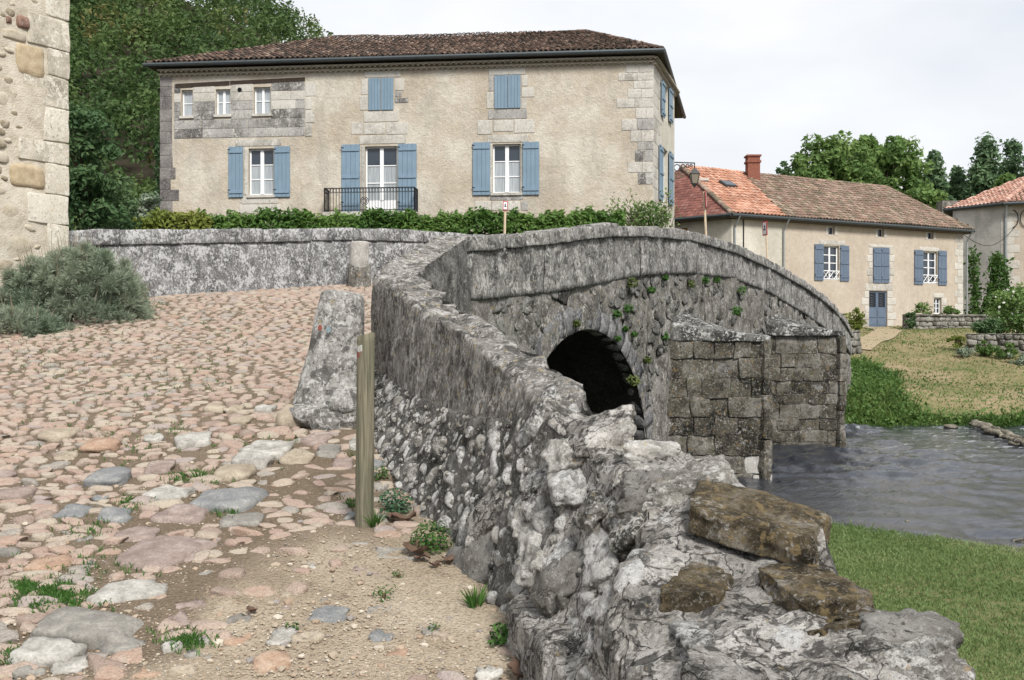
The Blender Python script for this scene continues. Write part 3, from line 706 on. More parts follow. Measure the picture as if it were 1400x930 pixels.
for lo, hi, lim in ((8.6, 14.6, 150), (0, 14.6, 300)):
    for _ in range(7000):
        i = int(r.integers(8, NS - 12)); k = int(r.integers(e1, e2 - 1))
        if not lo <= SI[i] <= hi: continue
        rad = r.uniform(.042, .085) if SI[i] < 6 else (r.uniform(.045, .09) if r.random() < .6 else r.uniform(.08, .13)); p = W[i, k]
        if any(np.linalg.norm(p - q) < (rad + s) * .88 for q, s in TAKEN): continue
        TAKEN.append((p, rad)); a, b, n = basis(NW[i, k], r.uniform(0, 6.28))
        place('stone', (ROCKS if r.random() < .62 else ROCKS_W)[int(r.integers(16))], p - n * rad * .36, (a, b, n), (rad * 1.25, rad * r.uniform(.75, 1.02), rad * .74), wing)
        if len(TAKEN) > lim: break
# rubble on the uneven top towards the foreground
for _ in range(500):
    i = int(r.integers(0, NS)); k = int(r.integers(e2, e4))
    if not (9.2 < SI[i] < 16): continue
    rad = r.uniform(.045, .13); p = W[i, k]
    if any(np.linalg.norm(p - q) < (rad + s) * .9 for q, s in TAKEN): continue
    TAKEN.append((p, rad)); a, b, n = basis(NW[i, k], r.uniform(0, 6.28))
    place('stone', (ROCKS if r.random() < .5 else ROCKS_W)[int(r.integers(16))], p - n * rad * .38, (a, b, n), (rad * 1.3, rad * r.uniform(.8, 1.1), rad * .55), wing)
    if len(TAKEN) > 345: break

# small chips bedded in the mortar
ci = r.integers(2, NS - 20, 2200); ck = r.integers(e1, e2, 2200); okc = SI[ci] < 12.5; ci, ck = ci[okc], ck[okc]; n = len(ci)
Pc, Nc = W[ci, ck] + r.normal(0, .012, (n, 3)), NW[ci, ck]; sz = r.uniform(.008, .024, n); Ta = unit(np.cross(Nc, r.normal(size=(n, 3)))); Tb = np.cross(Nc, Ta)
A = np.zeros((n, 3, 4)); A[:, :, 0] = Ta * (sz * 1.3)[:, None]; A[:, :, 1] = Tb * sz[:, None]; A[:, :, 2] = Nc * (sz * .8)[:, None]; A[:, :, 3] = Pc - Nc * (sz * .2)[:, None]
obj('stone_chips', mesh_np('stone_chips', *join_inst([rock(480 + i, 1, .25, 4) for i in range(6)], r.integers(0, 6, n), A, r.uniform(0, 1, n))), 'rubble_mix', wing, kind='stuff')

# ------------------------------------------------------------------ bridge
AX = unit((.51, .86)); BT0 = -8.9
FB = Face(np.array((3.75, 21.3)) + AX * BT0, np.array((3.75, 21.3)) + AX * 17)
def PB(t, d, z): return FB.P(t - BT0, d, z)
def ztop(t): return np.interp(t, [-9, -8.7, -6.25, -4.2, -2.3, 0, 2.95, 6, 9.75, 12.5, 14.6, 16.1], [2.84, 2.87, 3.165, 3.447, 3.60, 3.70, 3.63, 3.40, 2.99, 2.55, 2.06, 1.5])
def zbase(t): return np.interp(t, [-9, -8.7, -6.25, -2.3, 0, 2.95, 6, 9.75, 14.6, 16.1], [1.95, 1.985, 2.18, 2.65, 2.79, 2.82, 2.57, 2.04, 1.2, .65])
bridge = thing('stone_bridge', PB(0, 0, WATER), 'old humpbacked stone bridge with arches and pointed cutwaters crossing the river', 'bridge')
ARCH = [(-4.8, -1.0, 2.6), (3.43, -.9, 2.3), (10.3, -.8, 2.0)]
cols = []
tt = np.arange(BT0, 16.11, .14)
edges = sorted([(a[0] - a[2]) for a in ARCH] + [(a[0] + a[2]) for a in ARCH])
for t in sorted(set(np.round(np.concatenate([tt, edges]), 4))):
    ins = [a for a in ARCH if abs(t - a[0]) < a[2] - 1e-3]; onl = [a for a in ARCH if abs(t - (a[0] - a[2])) < 1e-3]; onr = [a for a in ARCH if abs(t - (a[0] + a[2])) < 1e-3]
    if ins: a = ins[0]; cols.append((t, a[1] + math.sqrt(a[2] ** 2 - (t - a[0]) ** 2)))
    elif onl: cols += [(t, -2.3), (t, onl[0][1])]
    elif onr: cols += [(t, onr[0][1]), (t, -2.3)]
    else: cols.append((t, -2.3))
NZ = 26
def spandrel(d, name):
    def ztp(t):
        z = zbase(t) + .02
        if d < -1: q = PB(t, d, 0); z = min(z, float(np.interp(q[1], _RY, _RZ)) - .25) if q[1] < 26 else z - .05
        return z
    V = np.array([[PB(t, d, zb + (max(ztp(t), zb + .02) - zb) * k / NZ) for k in range(NZ + 1)] for t, zb in cols])
    D = snoise(V, 71, 5, 4) * .05 + snoise(V, 72, 22, 2) * .02
    V[..., 0] += D * FB.n[0]; V[..., 1] += D * FB.n[1]
    obj(name, mesh_np(name, V.reshape(-1, 3), grid_faces(len(cols), NZ + 1), smooth=True), 'spandrel_stone', bridge)
spandrel(0, 'spandrel_wall'); spandrel(-3.6, 'spandrel_wall')
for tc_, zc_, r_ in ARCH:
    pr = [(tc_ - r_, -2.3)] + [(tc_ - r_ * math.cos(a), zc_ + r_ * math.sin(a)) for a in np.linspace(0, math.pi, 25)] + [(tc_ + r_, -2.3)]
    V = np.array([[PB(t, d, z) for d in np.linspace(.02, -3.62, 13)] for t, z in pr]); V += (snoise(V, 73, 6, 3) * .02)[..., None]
    obj('vault', mesh_np('vault', V.reshape(-1, 3), grid_faces(len(pr), 13), smooth=True), 'shaded_vault', bridge)
r = np.random.default_rng(74); tq = r.uniform(-8.8, 15.5, 1300); zq = zbase(tq) - .03 - r.random(1300) * 2.6
okq = np.ones(1300, bool)
for tc_, zc_, r_ in ARCH: okq &= ~((np.hypot(tq - tc_, np.maximum(zq - zc_, 0)) < r_ + .42) & (np.abs(tq - tc_) < r_ + .42))
tq, zq = tq[okq], zq[okq]; n = len(tq); sz = r.uniform(.05, .17, n); yw = r.normal(0, .3, n); E_, Nn = np.array((*FB.e, 0)), np.array((*FB.n, 0)); Zu = np.array((0, 0, 1.))
A = np.zeros((n, 3, 4)); A[:, :, 0] = (E_ * np.cos(yw)[:, None] + Zu * np.sin(yw)[:, None]) * (sz * 1.35)[:, None]; A[:, :, 1] = (Zu * np.cos(yw)[:, None] - E_ * np.sin(yw)[:, None]) * (sz * .75)[:, None]; A[:, :, 2] = Nn * .012
A[:, :, 3] = np.array([PB(t, .0, z) for t, z in zip(tq, zq)])
obj('spandrel_rubble', mesh_np('spandrel_rubble', *join_inst([rock(490 + i, 2, .28, 8) for i in range(6)], r.integers(0, 6, n), A, r.uniform(0, 1, n)), True), 'spandrel_rubble', bridge, kind='stuff')
# deck and the far-side parapet, and the parapet slab facing us
V = np.array([[PB(t, d, zbase(t) - .02) for d in (-.2, -1.8, -3.4)] for t in np.arange(.5, 16.2, .5)])
obj('deck', mesh_np('deck', V.reshape(-1, 3), grid_faces(len(V), 3)), 'road_sand', bridge)
def parapet(d0, d1, t0, t1, name, m='parapet_stone'):
    rp_ = np.random.default_rng(175); ta = t0
    while ta < t1 - .01:
        tb = min(ta + rp_.uniform(1.0, 1.7), t1); tb = t1 if t1 - tb < .5 else tb; o_ = rp_.uniform(-.008, .012) if d0 > 0 else 0
        ts = np.linspace(ta + .004, tb - .004, max(4, int((tb - ta) / .1))); prof = [(d1, 0), (d0 - .03, 0)] + [(d0 + o_, k / 9) for k in range(0, 10)] + [(d0 - .03, 1), (d1, 1)]
        V = np.array([[PB(t, d if 0 < i_ < len(ts) - 1 or d < d0 - .02 else d - .015, zbase(t) + (ztop(t) - .2 - zbase(t)) * k) for d, k in prof] for i_, t in enumerate(ts)])
        D = snoise(V, 75, 4, 3) * .014 + snoise(V, 76, 16, 2) * .006; V[..., 0] += D * FB.n[0]; V[..., 1] += D * FB.n[1]
        obj(name + '_slab', mesh_np(name, V.reshape(-1, 3), grid_faces(len(ts), len(prof)), smooth=True), m, bridge); ta = tb
    mb = MB(); cs_ = np.arange(t0, t1, .4); q = [[PB(t, dd, zz) for dd, zz in ((d0 - .05, zbase(t)), (d0 - .05, ztop(t) - .21), (d1 + .02, ztop(t) - .21), (d1 + .02, zbase(t)))] for t in cs_]
    for a, b in zip(q, q[1:]): mb.add(a + b, [(k, (k + 1) % 4, 4 + (k + 1) % 4, 4 + k) for k in range(4)])
    mb.build(name + '_core', 'rubble_mortar', bridge)
    mb = MB(); mb.hexa([PB(t1, d0, zbase(t1)), PB(t1 + .05, d0, zbase(t1)), PB(t1 + .05, d1, zbase(t1)), PB(t1, d1, zbase(t1)), PB(t1, d0, ztop(t1)), PB(t1 + .05, d0, ztop(t1)), PB(t1 + .05, d1, ztop(t1)), PB(t1, d1, ztop(t1))])
    mb.build('parapet_end', m, bridge)
parapet(.045, -.36, -8.85, 16.0, 'parapet'); parapet(-3.25, -3.65, 2.5, 16.0, 'far_parapet')
r = np.random.default_rng(77); t = -8.95
while t < 16.0:
    L = r.uniform(.5, .78); t1 = min(t + L, 16.12); j = r.uniform(-.02, .03); th = .215
    z0, z1 = ztop(t), ztop(t1)
    p8 = [PB(t + .004, .125, z0 - th), PB(t1 - .004, .125, z1 - th), PB(t1 - .004, -.40, z1 - th), PB(t + .004, -.40, z0 - th),
          PB(t + .004, .105, z0 + j), PB(t1 - .004, .105, z1 + j), PB(t1 - .004, -.39, z1 + j), PB(t + .004, -.39, z0 + j)]
    hexa_obj('coping_stone', p8, 'parapet_stone', bridge, n=6, k=18, amp=.02, edge=.12, seed=int(t * 100) + 2000); t = t1
# arch ring
tc_, zc_, r_ = ARCH[0]; nvs = 25
for i in range(nvs):
    a0, a1 = math.pi * i / nvs + .006, math.pi * (i + 1) / nvs - .006; ro = r_ + r.uniform(.36, .46)
    q = [(tc_ - rr * math.cos(a), zc_ + rr * math.sin(a)) for rr, a in ((r_ - .015, a0), (r_ - .015, a1), (ro, a1), (ro, a0))]
    p8 = [PB(u_, d, z_) for d in (-.25, .022) for u_, z_ in q]
    hexa_obj('voussoir', p8, 'ring_stone', bridge, n=3, k=12, amp=.008, seed=2300 + i)
# cutwaters with coursed blocks
def cutwater(tcen, tip, zt, zpk, seed):
    tip = np.array(tip, float)
    foot = (tip - (np.array((3.75, 21.3)))) @ AX
    hw = 1.06
    rl = np.array(PB(foot - hw, -.05, 0))[:2]; rr = np.array(PB(foot + hw, -.05, 0))[:2]; ctr = (rl + rr) / 2
    core = MB(); ins = lambda p: ctr + (p - ctr) * .955
    a, b, c = ins(rl), ins(tip), ins(rr); back = ctr - (tip - ctr) * .1
    core.hexa([(*a, -2.4), (*b, -2.4), (*c, -2.4), (*back, -2.4), (*a, zt), (*b, zt), (*c, zt), (*back, zt)])
    root = core.build('cutwater', 'rubble_mortar', bridge)
    rg = np.random.default_rng(seed)
    for f_, (p0, p1) in enumerate(((rl, tip), (tip, rr))):
        fr = Face(p0, p1); z = -2.0; row = 0
        while z < zt - .05:
            hgt = rg.uniform(.27, .42); z1 = min(z + hgt, zt)
            if zt - z1 < .18: z1 = zt
            u = 0.0; first = rg.uniform(.25, .6)
            while u < fr.L - .02:
                u1 = u + (first if u == 0 else rg.uniform(.32, .68))
                if fr.L - u1 < .25: u1 = fr.L
                d = rg.uniform(-.03, .03)
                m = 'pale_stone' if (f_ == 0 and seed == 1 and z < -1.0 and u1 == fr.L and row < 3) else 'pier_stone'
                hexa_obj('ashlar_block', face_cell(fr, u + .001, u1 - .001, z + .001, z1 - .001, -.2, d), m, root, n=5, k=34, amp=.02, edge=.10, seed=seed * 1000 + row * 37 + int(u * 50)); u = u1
            z = z1; row += 1
    ex = lambda p, s: ctr + (p - ctr) * s
    a, b, c = ex(rl, 1.06), ex(tip, 1.05), ex(rr, 1.06); bk = ctr - unit(tip - ctr) * .05
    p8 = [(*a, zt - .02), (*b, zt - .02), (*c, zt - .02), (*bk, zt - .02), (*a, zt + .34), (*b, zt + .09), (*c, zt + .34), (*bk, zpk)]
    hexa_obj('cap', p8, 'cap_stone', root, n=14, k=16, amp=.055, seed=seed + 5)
cutwater(0, (5.32, 20.4), 1.36, 2.12, 1); cutwater(6.86, (8.82, 26.3), 1.44, 2.16, 2)

# ------------------------------------------------------------------ far parapet wall of the road (behind, left)
fpw = thing('parapet_wall', (-5, 19.5, 2.3), 'lichen blotched parapet wall with coping along the far side of the cobbled road', 'wall')
sg = np.concatenate([[0], np.cumsum(np.linalg.norm(np.diff(FARW, axis=0), axis=1))])
def fw(s): return np.array([np.interp(s, sg, FARW[:, 0]), np.interp(s, sg, FARW[:, 1])])
def fwn(s): d = unit(fw(s + .2) - fw(s - .2)); return np.array((d[1], -d[0]))
def fz(s): return np.interp(s, sg, [3.05, 3.29, 3.40, 3.575, 3.775, 3.84, 3.85, 3.72])
ss = np.arange(0, sg[-1] + .01, .1); NK = 12
V = []
for s in ss:
    p, n = fw(s), fwn(s); zb = float(zroad(p[0], p[1])) - .3; zt = fz(s) - .25
    V.append([(*(p + n * (.02 + .05 * (1 - k / NK))), zb + (zt - zb) * k / NK) for k in range(NK + 1)] + [(*(p - n * .42), zt), (*(p - n * .42), zb - 1)])
V = np.array(V); V += (snoise(V, 81, 6, 3) * .016)[..., None]
obj('wall_face', mesh_np('wall_face', V.reshape(-1, 3), grid_faces(len(ss), NK + 3), smooth=True), 'wall_lichen', fpw)
s = 0.0; r = np.random.default_rng(83)
while s < sg[-1] - .1:
    s1 = min(s + r.uniform(.5, .68), sg[-1]); j = r.uniform(-.008, .012)
    cs = []
    for z_ in (-.265, 0):
        for q, dd in ((s + .004, .07), (s1 - .004, .07), (s1 - .004, -.46), (s + .004, -.46)):
            cs.append((*(fw(q) + fwn(q) * dd), fz(q) + z_ + (j if z_ == 0 else 0)))
    hexa_obj('coping_stone', cs, 'wall_lichen', fpw, n=5, k=26, amp=.012, edge=.08, seed=2600 + int(s * 10)); s = s1

# ------------------------------------------------------------------ cobbles, slabs and grit of the road
def ground_px(x, y):
    """photo pixel -> point on the road surface"""
    Y = np.linspace(2.5, 26, 3000); X = (x - 700) / F * Y; d = EYE + (HOR - y) / F * Y - zroad(X, Y)
    k = np.nonzero(d < 0)[0]; k = k[0] if len(k) else len(Y) - 1
    return np.array((X[k], Y[k], zroad(X[k], Y[k])))
slabs = [(250, 362, 668, 702, 'slate_slab'), (338, 388, 718, 758, 'grey_slab'), (203, 262, 654, 697, 'white_slab'), (165, 275, 733, 778, 'purple_slab'),
         (118, 228, 794, 826, 'white_slab'), (42, 208, 836, 882, 'grey_slab'), (18, 118, 882, 914, 'white_slab'), (306, 352, 858, 882, 'orange_slab'),
         (348, 402, 888, 920, 'orange_slab'), (362, 404, 856, 882, 'white_slab'), (402, 436, 856, 884, 'tan_slab'), (288, 346, 637, 660, 'tan_slab'),
         (336, 398, 603, 630, 'white_slab'), (316, 374, 626, 642, 'white_slab'), (222, 292, 773, 806, 'grey_slab'), (140, 200, 870, 898, 'grey_slab'),
         (74, 122, 898, 926, 'white_slab'), (210, 285, 690, 718, 'purple_slab'), (120, 175, 646, 668, 'slate_slab'), (75, 125, 690, 712, 'slate_slab'),
         (132, 182, 694, 716, 'slate_slab'), (200, 290, 738, 770, 'purple_slab'), (384, 432, 612, 640, 'tan_slab'), (412, 452, 590, 612, 'purple_slab'),
         (430, 470, 604, 630, 'grey_slab'), (452, 484, 622, 648, 'purple_slab'), (300, 360, 700, 722, 'grey_slab'), (278, 312, 760, 790, 'grey_slab'),
         (400, 430, 740, 760, 'tan_slab'), (440, 474, 728, 750, 'tan_slab'), (470, 505, 735, 752, 'white_slab'), (392, 428, 728, 756, 'tan_slab'),
         (330, 362, 660, 690, 'grey_slab'), (160, 220, 720, 740, 'purple_slab'), (40, 100, 760, 782, 'orange_slab'), (110, 160, 606, 622, 'orange_slab'),
         (512, 590, 742, 766, 'grey_slab'), (180, 222, 910, 932, 'orange_slab'), (240, 290, 596, 614, 'white_slab'), (345, 378, 546, 572, 'white_slab'),
         (306, 336, 550, 572, 'tan_slab'), (370, 398, 556, 576, 'tan_slab'), (282, 312, 552, 570, 'tan_slab'), (312, 346, 568, 586, 'tan_slab'), (408, 450, 764, 776, 'white_slab'),
         (225, 250, 880, 896, 'white_slab'), (570, 600, 850, 872, 'grey_slab'), (505, 540, 862, 880, 'slate_slab'), (520, 560, 884, 898, 'orange_slab'), (650, 690, 915, 935, 'white_slab')]
rs = np.random.default_rng(88); boxes = [(a, b, c, d) for a, b, c, d, m in slabs]
for _ in range(900):
    x, y = rs.uniform(-10, 520), rs.uniform(590, 925); pb_ = ground_px(x, y); bz = float(bareness(np.array(pb_[0]), np.array(pb_[1])))
    w_ = rs.uniform(20, 62) * (pb_[1] / 5.5) ** -.4; h_ = w_ * rs.uniform(.28, .42)
    if rs.random() > (.75 if .02 < bz < .9 else .12) * (1 if x > 60 else .4): continue
    if any(x - w_ / 2 < b + 2 and x + w_ / 2 > a - 2 and y - h_ / 2 < d + 1 and y + h_ / 2 > c - 1 for a, b, c, d in boxes): continue
    boxes.append((x - w_ / 2, x + w_ / 2, y - h_ / 2, y + h_ / 2)); slabs.append((x - w_ / 2, x + w_ / 2, y - h_ / 2, y + h_ / 2, ('grey_slab', 'purple_slab', 'tan_slab', 'grey_slab', 'white_slab', 'purple_slab', 'slate_slab')[int(rs.integers(7))]))
    if len(slabs) > 135: break
CT = []
for i, (x0, x1, y0, y1, m) in enumerate(slabs):
    p = ground_px((x0 + x1) / 2, y1 - (y1 - y0) * .35); Yd = p[1]; wm = (x1 - x0) / F * Yd
    pf, pb = ground_px((x0 + x1) / 2, y1), ground_px((x0 + x1) / 2, y0 + (y1 - y0) * .15)
    dm = max(.08, min(pb[1] - pf[1], wm * 1.1)); hgt = max(.025, min(.07, wm * .16))
    c0 = (pf + pb) / 2; r = np.random.default_rng(3000 + i); jj = lambda: r.uniform(.72, 1.1)
    rot = r.uniform(-.25, .25); ca, sa = math.cos(rot), math.sin(rot)
    p8 = []
    for c in (-.05, hgt):
        for a, b in ((-1, -1), (1, -1), (1, 1), (-1, 1)):
            u, v = a * wm / 2 * jj(), b * dm / 2 * jj(); X, Y = c0[0] + u * ca - v * sa, c0[1] + u * sa + v * ca
            p8.append((X, Y, float(np.interp(Y, _RY, _RZ)) + c + r.uniform(-.008, .008) * (c > 0)))
    hexa_obj('paving_stone', p8, m, road, n=6, k=3.6 if m in ('orange_slab', 'tan_slab') else 6, amp=.014, seed=3100 + i, rag=.010)
    CT.append((c0[0], c0[1], max(wm, dm) * .46, dm * .5))
CT = np.array(CT)
r = np.random.default_rng(91)
pts = []
Yq = 3.9
while Yq < 24.2:
    sl = np.interp(Yq + .3, _RY, _RZ) - np.interp(Yq, _RY, _RZ)
    x0, x1 = max(float(road_left(np.array(Yq))) + .3, -.56 * Yq - .4), float(road_right(np.array(Yq)))
    if Yq < 14.2: x1 = float(np.interp(Yq, [s[0][1] for s in ST][::-1], [s[0][0] for s in ST][::-1]))
    X = x0
    while X < x1:
        wd = r.uniform(.085, .20) if r.random() < .82 else r.uniform(.2, .29)
        pts.append((X + wd / 2, Yq + r.uniform(-.035, .035), wd)); X += wd * 1.03 + r.uniform(.0, .015)
    Yq += .108
pts = np.array(pts)
qx, qy = to_px(np.stack([pts[:, 0], pts[:, 1], zroad(pts[:, 0], pts[:, 1])], 1))
# bare, gritty ground towards the lower right; mixed stones between
bare = bareness(pts[:, 0], pts[:, 1])
keep = r.random(len(pts)) > bare * .97
keep &= ~(((qx > 150) & (qy > 590)) & (r.random(len(pts)) < .28))
dmin = (np.hypot((pts[:, None, 0] - CT[None, :, 0]) / CT[None, :, 2], (pts[:, None, 1] - CT[None, :, 1]) / np.maximum(CT[None, :, 3], .06))).min(1)
keep &= dmin > 1.08
keep &= (qx > -120) & (qx < 800) & (np.hypot(pts[:, 0] + 1.8, pts[:, 1] - 9.45) > .33)
pts = pts[keep]; n = len(pts); X, Y, wd = pts.T
dep = r.uniform(.07, .135, n); hgt = r.uniform(.05, .085, n) * (.7 + wd * 1.6)
yaw = r.normal(0, .38, n); sl = (np.interp(Y + .2, _RY, _RZ) - np.interp(Y - .2, _RY, _RZ)) / .4
ex = np.stack([np.cos(yaw), np.sin(yaw), np.sin(yaw) * sl], 1); ey = np.stack([-np.sin(yaw), np.cos(yaw), np.cos(yaw) * sl], 1); ez = unit(np.cross(ex, ey) + r.normal(0, .15, (n, 3)))
Zc = zroad(X, Y) - hgt * r.uniform(.10, .42, n)
A = np.zeros((n, 3, 4)); A[:, :, 0] = ex * (wd * .535)[:, None]; A[:, :, 1] = ey * (dep * .58)[:, None]; A[:, :, 2] = ez * hgt[:, None]; A[:, :, 3] = np.stack([X, Y, Zc], 1)
area = (wd * dep) / Y ** 2; order = np.argsort(-area); near, rest = order[:250], order[250:]
def cobble_rock(seed, sub):
    V, Fc = rock(seed, sub, .24, 5, 1.7); V = V.copy(); z = V[:, 2]; V[:, 2] = np.where(z > .5, .5 + (z - .5) * .35, z); return V, Fc
CB = [cobble_rock(400 + i, 3) for i in range(16)]; CM = [mesh_np('cobble', *c, smooth=True) for c in CB]
for me in CM: me.materials.append(M['cobble'])
for i in near:
    o = bpy.data.objects.new('cobble', CM[int(r.integers(16))]); COL.objects.link(o); o.parent = road
    o.matrix_basis = Matrix([list(A[i, k]) for k in range(3)] + [[0, 0, 0, 1]])
CB1 = [cobble_rock(430 + i, 3) for i in range(14)]
CB0 = [cobble_rock(450 + i, 2) for i in range(14)]; lo_ = A[rest][:, 1, 3] > 9.0
V, Fc, T = cat_mesh([join_inst(b_, r.integers(0, 14, len(q_)), A[q_], r.uniform(0, 1, len(q_))) for b_, q_ in ((CB1, rest[~lo_]), (CB0, rest[lo_]))])
obj('cobbles', mesh_np('cobbles', V, Fc, T, True), 'cobble', road, kind='stuff')
# grit and small pebbles
n = 8000; gx = r.uniform(-60, 800, n); gy = 930 - (r.random(n) ** 1.3) * 420
Yp = np.interp(gy, [430, 480, 560, 600, 650, 700, 760, 820, 930, 1000], [15.5, 13, 10.2, 9.0, 7.9, 7.1, 6.3, 5.55, 4.55, 4.1]); Xp = (gx - 700) / F * Yp
ok = Xp < np.interp(Yp, [s[0][1] for s in ST][::-1], [s[0][0] for s in ST][::-1]) + .02
Xp, Yp = Xp[ok], Yp[ok]; n = len(Xp); sz = r.uniform(.003, .0085, n) * (1 + (r.random(n) < .07) * r.uniform(.5, 2.4, n))
A = np.zeros((n, 3, 4)); a = r.uniform(0, 6.28, n)
A[:, 0, 0] = np.cos(a) * sz * 1.3; A[:, 1, 0] = np.sin(a) * sz * 1.3; A[:, 0, 1] = -np.sin(a) * sz; A[:, 1, 1] = np.cos(a) * sz; A[:, 2, 2] = sz * .65
A[:, :, 3] = np.stack([Xp, Yp, zroad(Xp, Yp) + .004], 1)
V, Fc, T = join_inst([rock(460 + i, 1, .25, 2) for i in range(6)], r.integers(0, 6, n), A, r.uniform(0, 1, n))
g = G('grit'); c = g.ramp(g.rnd(), [(0, (.33, .275, .21)), (.25, (.42, .37, .30)), (.45, (.30, .225, .165)), (.65, (.47, .425, .355)), (.72, (.36, .28, .21)), (.92, (.24, .22, .205))], 'CONSTANT'); M['grit'] = g.pbr(c, .9, None, .2)
obj('gravel', mesh_np('gravel', V, Fc, T, False), 'grit', road, kind='stuff')
# grass and moss in the joints
Pm = []
for x, y, sp, k in [(75, 820, 45, 420), (30, 805, 18, 90), (30, 900, 25, 120), (250, 880, 30, 120), (120, 780, 60, 60), (170, 615, 50, 60), (230, 590, 30, 40), (250, 525, 60, 90), (180, 540, 60, 60), (60, 510, 60, 80), (100, 590, 60, 60), (280, 655, 25, 70), (240, 655, 14, 60), (310, 700, 20, 50), (180, 690, 22, 70), (120, 720, 40, 50), (230, 470, 120, 160), (330, 440, 90, 120), (60, 470, 70, 130), (210, 420, 30, 120), (120, 440, 60, 90), (350, 610, 60, 60), (480, 690, 12, 30), (300, 500, 60, 60), (400, 560, 40, 30)]:
    for _ in range(k):
        p = ground_px(x + r.normal() * sp * .6, y + r.normal() * sp * .22); Pm.append(p + np.array((0, 0, .005)))
Pm = np.array(Pm); n = len(Pm)
V, Fc, T = cat_mesh([blades(np.repeat(Pm, 4, 0) + r.normal(0, .012, (n * 4, 3)) * np.array((1, 1, 0)), .035, .006, 95, .9)])
obj('joint_grass', mesh_np('joint_grass', V, Fc, T), 'weed_leaf', label='sparse grass sprouting in the joints of the cobbled road', cat='grass', kind='stuff')

# ------------------------------------------------------------------ guard stones and wooden post
def guard(name, c0, c1, r0, r1, m, label, seed, tilt=0.0, dome=.06):
    t = thing(name, c0, label, 'guard stone', 'guard stones at the road edge')
    nr, na = 22, 28; c0, c1 = np.array(c0), np.array(c1); V = []
    prof = [(k / 16 * .97, 1.0) for k in range(17)] + [(.985, .93), (.995, .80), (1.0, .55), (1.0, .25), (1.0, .02)]
    for k, s in prof:
        c = c0 + (c1 - c0) * k; rr = (r0 + (r1 - r0) * k ** .9) * s
        V.append([(c[0] + rr * math.cos(a), c[1] + rr * math.sin(a) * .9, c[2] + tilt * rr * math.cos(a) * k) for a in np.linspace(0, 2 * math.pi, na + 1)])
    V = np.array(V); d = snoise(V, seed, 6, 4) * .02
    d[:, -1] = d[:, 0]; cc = c0[None, None, :2] + (c1 - c0)[None, None, :2] * np.array([k for k, s in prof])[:, None, None]
    V[..., :2] += unit(V[..., :2] - cc) * d[..., None]
    obj('shaft', mesh_np('shaft', V.reshape(-1, 3), grid_faces(len(prof), na + 1), smooth=True), m, t)
    return t
gs = guard('guard_stone', (-1.795, 9.55, .62), (-1.62, 9.55, 1.965), .36, .205, 'guard_stone', 'tall lichen covered tapered stone leaning beside the wooden post', 95, -.12)
def blob(parent, name, c, s, m, seed, amp=.2):
    V, Fc = rock(seed, 3, amp, 2); return obj(name, mesh_np(name, V * np.array(s) + np.array(c), Fc, smooth=True), m, parent)
blob(gs, 'base_stone', (-2.05, 9.28, .74), (.16, .15, .15), 'tan_slab', 501); blob(gs, 'base_stone', (-1.70, 9.20, .70), (.17, .14, .14), 'guard_stone', 502)
blob(gs, 'base_stone', (-1.52, 9.28, .70), (.2, .16, .18), 'rubble_mix', 503); blob(gs, 'base_stone', (-1.85, 9.30, .78), (.22, .16, .16), 'guard_stone', 504); blob(gs, 'base_stone', (-1.60, 9.33, .92), (.19, .14, .17), 'guard_stone', 505)
def disc(parent, name, x, y, Yd, rx, ry, m, nrm=(0, -1, 0), n=18):
    c = px(x, y, Yd); mb = MB(); vs = [c + np.array((math.cos(a) * rx, 0, math.sin(a) * ry)) for a in np.linspace(0, 2 * math.pi, n, endpoint=False)]
    mb.add([tuple(v) for v in vs] + [tuple(v + np.array((0, .02, 0))) for v in vs], [tuple(range(n))] + [(i, (i + 1) % n, n + (i + 1) % n, n + i) for i in range(n)]); return mb.build(name, m, parent)
disc(gs, 'painted_mark', 437.5, 448, 9.285, .027, .034, 'mark_white'); disc(gs, 'painted_mark', 437.5, 448, 9.278, .021, .028, 'mark_red'); disc(gs, 'painted_mark', 449, 451, 9.285, .022, .030, 'mark_blue')
g2 = guard('guard_stone', (-3.18, 20.75, 2.3), (-3.18, 20.75, 3.43), .225, .20, 'pale_stone', 'small pale topped guard stone against the parapet wall', 97, 0)
V = []
for k, s in ((0, 1.05), (.5, 1.05), (.98, 1.04), (1, 1.0)):
    V.append([(-3.18 + .232 * s * math.cos(a), 20.75 + .215 * s * math.sin(a), 2.3 + .62 * k + (.05 * math.sin(a * 2 + 1) if k > .9 else 0)) for a in np.linspace(0, 2 * math.pi, 25)])
obj('dark_foot', mesh_np('dark_foot', np.array(V).reshape(-1, 3), grid_faces(4, 25), smooth=True), 'spandrel_stone', g2)

pc = ground_px(496, 722); pz = pc[2]; PY = pc[1]; PH = 264 / F * PY; PR = .063
post = thing('wooden_post', (pc[0], PY, pz), 'round weathered wooden post with white and red trail blaze', 'post')
na, nr = 36, 30; V = []; ctr = np.array((pc[0], PY + .06))
for k in range(nr + 1):
    z = pz - .12 + (PH + .12) * k / nr; row = []
    for a in np.linspace(0, 2 * math.pi, na + 1):
        rr = PR * (1.0 - .05 * k / nr) * (1 + .012 * math.sin(a * 3 + 1) + .006 * math.sin(a * 11 + k * .2))
        row.append((ctr[0] + rr * math.cos(a) + .012 * k / nr, ctr[1] + rr * math.sin(a), z + (.012 * math.cos(a) if k == nr else 0)))
    V.append(row)
V.append([(ctr[0] + PR * .9 * math.cos(a) * .9 + .012, ctr[1] + PR * .9 * math.sin(a) * .9, pz + PH + .004 + .012 * math.cos(a)) for a in np.linspace(0, 2 * math.pi, na + 1)])
V.append([(ctr[0] + .012, ctr[1], pz + PH + .004) for a in range(na + 1)])
obj('shaft', mesh_np('shaft', np.array(V).reshape(-1, 3), grid_faces(nr + 3, na + 1), smooth=True), 'post_wood', post)
